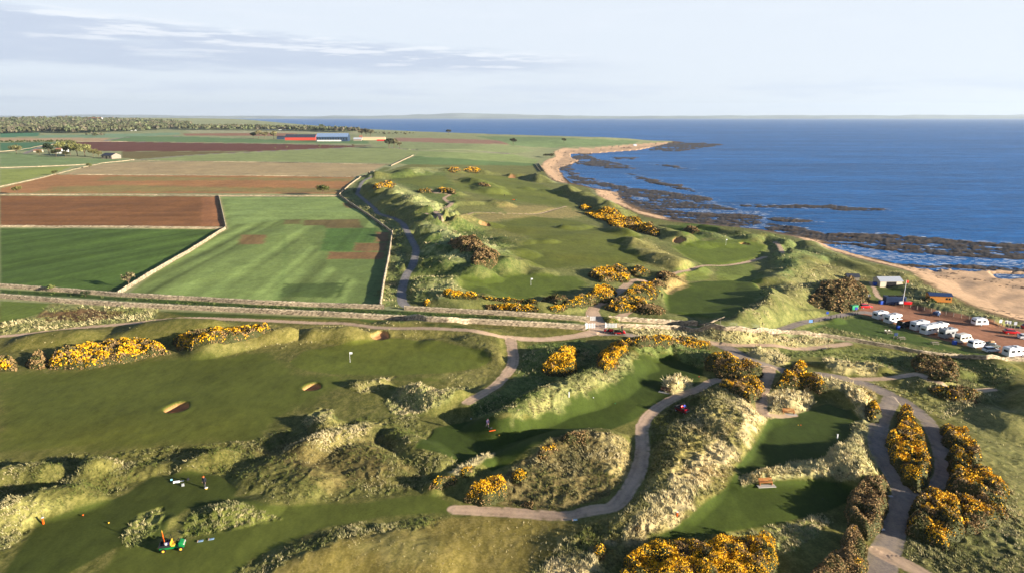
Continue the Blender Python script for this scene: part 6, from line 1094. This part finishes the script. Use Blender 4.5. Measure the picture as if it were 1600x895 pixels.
# ------------------------------------------------------------ people
SKIN = mat('skin', A(206, 150, 122), rough=.6, spec=.3)
def person(loc, rz, label, joints, jacket, trousers, hat=None, shoes=BLK, seated=False, scale=1.0, group=None, sleeve=True):
    """one continuous skinned body; joints: name -> (x, y, z); x forward"""
    J = joints; order = [('pelvis', .15, None), ('waist', .135, 'pelvis'), ('chest', .17, 'waist'), ('neck', .062, 'chest'), ('chin', .075, 'neck'), ('head', .098, 'chin'), ('crown', .07, 'head')]
    for s in 'lr': order += [('sh' + s, .078, 'chest'), ('el' + s, .052, 'sh' + s), ('wr' + s, .034, 'el' + s), ('ha' + s, .042, 'wr' + s), ('hip' + s, .105, 'pelvis'), ('kn' + s, .066, 'hip' + s), ('an' + s, .045, 'kn' + s), ('to' + s, .042, 'an' + s)]
    idx = {n: i for i, (n, _, _) in enumerate(order)}; me = bpy.data.meshes.new('person'); me.from_pydata([J[n] for n, _, _ in order], [(idx[n], idx[p]) for n, _, p in order if p], [])
    tmp = bpy.data.objects.new('person', me); C.objects.link(tmp); md = tmp.modifiers.new('s', 'SKIN'); 
    for i, (n, r, _) in enumerate(order):
        v = me.skin_vertices[0].data[i]; v.radius = (r, r * (1.15 if n in ('chest', 'pelvis') else 1)); v.use_root = (n == 'pelvis')
    tmp.modifiers.new('b', 'SUBSURF').levels = 1; dg = bpy.context.evaluated_depsgraph_get(); dg.update(); m2 = bpy.data.meshes.new_from_object(tmp.evaluated_get(dg)); bpy.data.objects.remove(tmp)
    o = bpy.data.objects.new('person', m2); C.objects.link(o); m2.materials.clear()
    for m in (SKIN, jacket, trousers, shoes): m2.materials.append(m)
    names = [n for n, _, _ in order]; PJ = np.array([J[n] for n in names]); E = [(idx[n], idx[p]) for n, _, p in order if p]
    cls = {'pelvis': 2, 'waist': 1, 'chest': 1, 'neck': 1, 'chin': 0, 'head': 0, 'crown': 0}
    for s in 'lr': cls.update({'sh' + s: 1, 'el' + s: 1, 'wr' + s: 1, 'ha' + s: 0, 'hip' + s: 2, 'kn' + s: 2, 'an' + s: 2, 'to' + s: 3})
    for p in m2.polygons:
        c = np.array(p.center); best = 9; bm_ = 0
        for a, b in E:
            d = PJ[b] - PJ[a]; tt = float(np.clip((c - PJ[a]) @ d / (d @ d + 1e-9), 0, 1)); q = np.linalg.norm(c - PJ[a] - d * tt)
            if q < best: best = q; bm_ = cls[names[a]] if tt < .75 else cls[names[b]]
        p.material_index = bm_; p.use_smooth = True
    o.location = loc; o.rotation_euler = (0, 0, rz); o.scale = (scale,) * 3; tag(o, label, 'person', group)
    h = J['head']; k = MB()
    (k.ball((h[0], h[1], h[2] + .05), .115, .108, .11, 12, 6).box(h[0] + .05, h[0] + .2, -.09 + h[1], .09 + h[1], h[2] + .05, h[2] + .075) if hat else k.ball((h[0] - .02, h[1], h[2] + .045), .11, .106, .105, 12, 6)).build('hat' if hat else 'hair', hat or BLK, o, smooth=True)
    MB().ball((h[0] + .105, h[1], h[2] - .015), .02, .016, .028, 6, 4).build('nose', SKIN, o, smooth=True)
    for s in (-1, 1):
        MB().ball((h[0], h[1] + s * .1, h[2] - .01), .02, .014, .032, 6, 4).build('ear', SKIN, o, smooth=True); MB().ball((h[0] + .09, h[1] + s * .035, h[2] + .01), .012, .013, .01, 6, 4).build('eye', BLK, o, smooth=True)
    for s in 'lr':                                       # five separate curled fingers on each hand
        w_ = Vector(J['wr' + s]); ha = Vector(J['ha' + s]); d = (ha - w_).normalized(); u = d.orthogonal().normalized(); v = d.cross(u); f_ = MB()
        for k_ in range(4): b0 = ha + u * (-.03 + .02 * k_); l_ = (.032, .038, .035, .028)[k_]; f_.tube(b0, b0 + d * l_, .009, .008, 6).tube(b0 + d * l_, b0 + d * l_ * 1.5 + v * .03, .008, .006, 6)
        f_.tube(w_ + d * .03 + u * -.03, w_ + d * .07 + u * -.055 + v * .02, .01, .008, 6); f_.build('fingers', SKIN, o)
    return o
def standing(arm='work', lean=0.0, step=.12):
    J = dict(pelvis=(0, 0, .95), waist=(.02 + lean * .3, 0, 1.12), chest=(.03 + lean, 0, 1.36), neck=(.04 + lean * 1.3, 0, 1.52), chin=(.07 + lean * 1.5, 0, 1.58), head=(.09 + lean * 1.7, 0, 1.67), crown=(.09 + lean * 1.8, 0, 1.75))
    for s, sg in (('l', 1), ('r', -1)):
        J['sh' + s] = (.02 + lean, sg * .2, 1.44); J['hip' + s] = (0, sg * .1, .88); J['kn' + s] = (.05 + sg * step * .6, sg * .12, .5); J['an' + s] = (sg * step, sg * .13, .09); J['to' + s] = (sg * step + .17, sg * .15, .04)
        if arm == 'club': J['el' + s] = (.2 + lean, sg * .2, 1.2); J['wr' + s] = (.36 + lean, sg * .05, 1.0); J['ha' + s] = (.40 + lean, sg * .03, .93)
        elif arm == 'hold' and sg < 0: J['el' + s] = (.12, sg * .28, 1.18); J['wr' + s] = (.34, sg * .2, 1.1); J['ha' + s] = (.42, sg * .18, 1.1)
        else: J['el' + s] = (.02 + lean, sg * .27, 1.16); J['wr' + s] = (.12 + lean, sg * .26, .93); J['ha' + s] = (.15 + lean, sg * .25, .85)
    return J
JN = mat('navy_jacket', A(40, 42, 56), rough=.8, noise=.15); JB = mat('black_jacket', A(34, 34, 38), rough=.8, noise=.15); TG = mat('grey_trousers', A(74, 72, 76), rough=.85, noise=.15); JP = mat('violet_jacket', A(66, 58, 92), rough=.8, noise=.1)
x, y, z = spot(320.5, 761.5); person((x, y, z), math.radians(-100), 'person in dark clothes and orange cap standing on the left tee', standing('work'), JN, TG, ORG, scale=1.06)
stake(322.5, 763.5, 'small yellow pot at the feet of the person in the orange cap', YEL, .18, .13, 'marker_pot')
x, y, z = spot(761, 668.5); person((x, y, z), math.radians(-60), 'person in violet top bending over on the middle fairway', standing('club', .10, .2), JP, TG, None, scale=1.05)
o = thing('kit_bag', 'dark bag at the feet of the bending person', 'bag', spot(767, 669), .3); MB().box(-.25, .25, -.12, .12, 0, .2, .03, .03).build('body', DKG, o, bev=.04); MB().tube((-.1, 0, .2), (.1, 0, .25), .02).build('handle', BLK, o)
x, y, z = spot(971.5, 517.5); person((x, y, z), math.radians(-90), 'person with pale hair standing behind the red cart at the gates', standing('hold'), JB, TG, TAN)
def seated():
    J = dict(pelvis=(.1, 0, .95), waist=(.08, 0, 1.1), chest=(.08, 0, 1.34), neck=(.1, 0, 1.5), chin=(.13, 0, 1.56), head=(.14, 0, 1.65), crown=(.14, 0, 1.73))
    for s, sg in (('l', 1), ('r', -1)):
        J['sh' + s] = (.08, sg * .2, 1.42); J['el' + s] = (.22, sg * .26, 1.2); J['wr' + s] = (.45, sg * .2, 1.15); J['ha' + s] = (.53, sg * .18, 1.15); J['hip' + s] = (.14, sg * .1, .93); J['kn' + s] = (.55, sg * .12, .93); J['an' + s] = (.68, sg * .12, .5); J['to' + s] = (.83, sg * .13, .46)
    return J
person(on_cart(c3, 0, .3, 0), c3.rotation_euler.z, 'person in blue driving the red cart by the curved path', seated(), mat('blue_jacket', A(44, 70, 170), rough=.8), TG, None)
person(on_cart(c3, 0, -.3, 0), c3.rotation_euler.z, 'person in red riding beside the driver in blue', seated(), RED, TG, None)
x, y, z = spot(1034, 466); person((x, y, z), 1.0, 'person in black standing at the edge of the stepped tee', standing('work'), JB, JB, None)
x, y, z = spot(788, 307.5); person((x, y, z), 1.0, 'tiny distant person in black on the far fairway', standing('work'), JB, JB, None)
x, y, z = spot(1336, 487); person((x, y, z), -1.2, 'person in blue walking beside the large green bin', standing('work'), BLUE, DKG, None)
for dx, lab in ((-1.2, 'pale dressed person sitting at the left of the picnic table'), (.5, 'pale dressed person sitting at the right of the picnic table')):
    x, y, z = spot(1388, 521); J = seated(); J = {k: (v[0], v[1], v[2] - .42) for k, v in J.items()}; person((x + dx * .6, y + .55, z), -1.5, lab, J, CREAM, DKG, None)
cart(804, 314, 0, 'far green and orange cart on the links beyond the winding path', GREEN, ORG, ORG)
# ------------------------------------------------------------ farm and far houses
RB = mat('red_cladding', A(184, 70, 56), rough=.7, noise=.1); NB = mat('blue_black_cladding', A(48, 68, 92), rough=.7, noise=.1); SHR = mat('blue_grey_roof', A(128, 152, 184), rough=.6, noise=.08); STN = mat('sandstone_wall', A(150, 138, 124), rough=.9, noise=.15); REDR = mat('red_tile_roof', A(150, 104, 84), rough=.8, noise=.15)
def w_at(px, py): return (CAMZ) / (math.sin(PITCH) + (py - 447.5) / F * math.cos(PITCH))   # depth of a ground pixel
def far_house(px, py, wpx, hpx, label, wm, rm, cat='house', name='house', depth_m=None, rz=0, wins=0, rise=.45, group='far farm buildings and cottages', doorway=False):
    d = w_at(px, py); W_ = wpx * d / F; H_ = hpx * d / F; D_ = depth_m or W_ * .45; hw = H_ * (1 - rise)
    ww = [(-W_ / 2 + W_ * (k + .5) / wins - W_ * .18 / wins, -W_ / 2 + W_ * (k + .5) / wins + W_ * .18 / wins, hw * .35, hw * .8) for k in range(wins)]
    return shed(px, py, rz, W_, D_, hw, H_ * rise, label, wm, rm, cat, name, doorway=(-W_ * .06, W_ * .06, hw * .7) if doorway else None, windows=ww, group=group)
far_house(471, 219.5, 46, 9, 'long red walled barn with a black roof', RB, DROOF, 'barn', 'barn', 24, 4, 0, .5)
t = far_house(521, 221, 48, 12, 'huge barn with pale blue roof and white feed barrier', NB, SHR, 'barn', 'barn', 30, 3, 12, .42)
far_house(440, 218, 12, 5, 'low dark lean-to at the west end of the red barn', NB, DROOF, 'barn', 'barn', 14)
far_house(559, 220.5, 12, 5, 'small open shed right of the huge blue barn', STN, LROOF, 'barn', 'shed')
far_house(564, 219, 5, 7, 'small red roofed house between the barn and the bales', BRICKW, REDR)
d_ = w_at(521, 221) / F; MB().box(-23 * d_, 14 * d_, -15.25, -15.05, .2, 3.0 * d_ / 1.5 * 1.1).build('feed_barrier', mat('white_barrier', A(214, 214, 208), rough=.8, noise=.3, nscale=.4), t)
t = far_house(585, 219.5, 34, 5, 'long pale straw stack covered in sheeting', mat('straw', A(214, 190, 150), rough=.9, noise=.15), mat('straw_sheet', A(220, 200, 164), rough=.8), 'straw stack', 'straw_stack', 9, 0, 0, .2)
far_house(596, 220.6, 14, 2, 'low bright red trailer in front of the straw stack', RED, RED, 'trailer', 'farm_trailer', 3, 0, 0, .2)
for px, w_, lab, rm in ((422, 15, 'widest of the three white cottages before the tree belt', LROOF), (441, 10, 'middle white cottage with a reddish roof before the tree belt', REDR), (452, 6, 'smallest white cottage at the end of the trio', LROOF)):
    far_house(px, 203.5, w_, 4.2, lab, WHITE, rm, wins=4)
far_house(207, 205, 9, 4, 'white house in the trees of the far left ridge', WHITE, DROOF, wins=3); far_house(150, 190, 10, 3, 'long low house with reddish roof on top of the ridge', WHITE, REDR, wins=4); far_house(215, 192.5, 5, 3, 'tiny white house high on the wooded ridge', WHITE, DROOF, wins=1)
far_house(174, 248, 22, 8.5, 'stone barn with a white gable end beside the farmhouse grove', STN, DROOF, 'barn', 'barn', 14, -20, 3, .4, doorway=True)
far_house(93, 240, 9, 8, 'white farmhouse half hidden in the grove of trees', WHITE, REDR, wins=2, doorway=True); far_house(60, 238, 12, 4, 'pinkish roofed outbuilding left of the farmhouse', BRICKW, REDR, wins=1); far_house(104, 238, 6, 7, 'second white house front in the grove', WHITE, DROOF, wins=1)
far_house(992, 229, 6, 4, 'lone white cottage above the far beach', WHITE, LROOF, wins=2, rz=10)
for k, (px, py) in enumerate([(430, 234), (448, 233.5), (500, 232.6), (520, 232), (540, 231.6), (552, 231.2)]):
    tree(px, py, 4.5 + k % 3, 'sapling number of the roadside row'.replace('number ', ''), (118, 112, 84), 'row of saplings along the farm road', .4, thin=.5)
# boulders of the sea edge, each big enough to tell apart
def boulder(px, py, r, label):
    nb_[0] += 1; q = plane([(px, py)], SEA)[0]; o = MB().ball((0, 0, 0), r, r * .7, r * .55, 10, 7); V = np.array(o.v); V *= (1 + .28 * vn(V[:, 0] * 1.7 + nb_[0], V[:, 1] * 1.7 + V[:, 2] * 2, 3))[:, None]; o.v = [tuple(v) for v in V]
    k = o.build('boulder', mat('boulder_rock', A(84, 66, 48), rough=.8, noise=.3, nscale=1), None, smooth=False, loc=(q[0], q[1], SEA + r * .1)); tag(k, label, 'boulder', 'boulders off the shore')
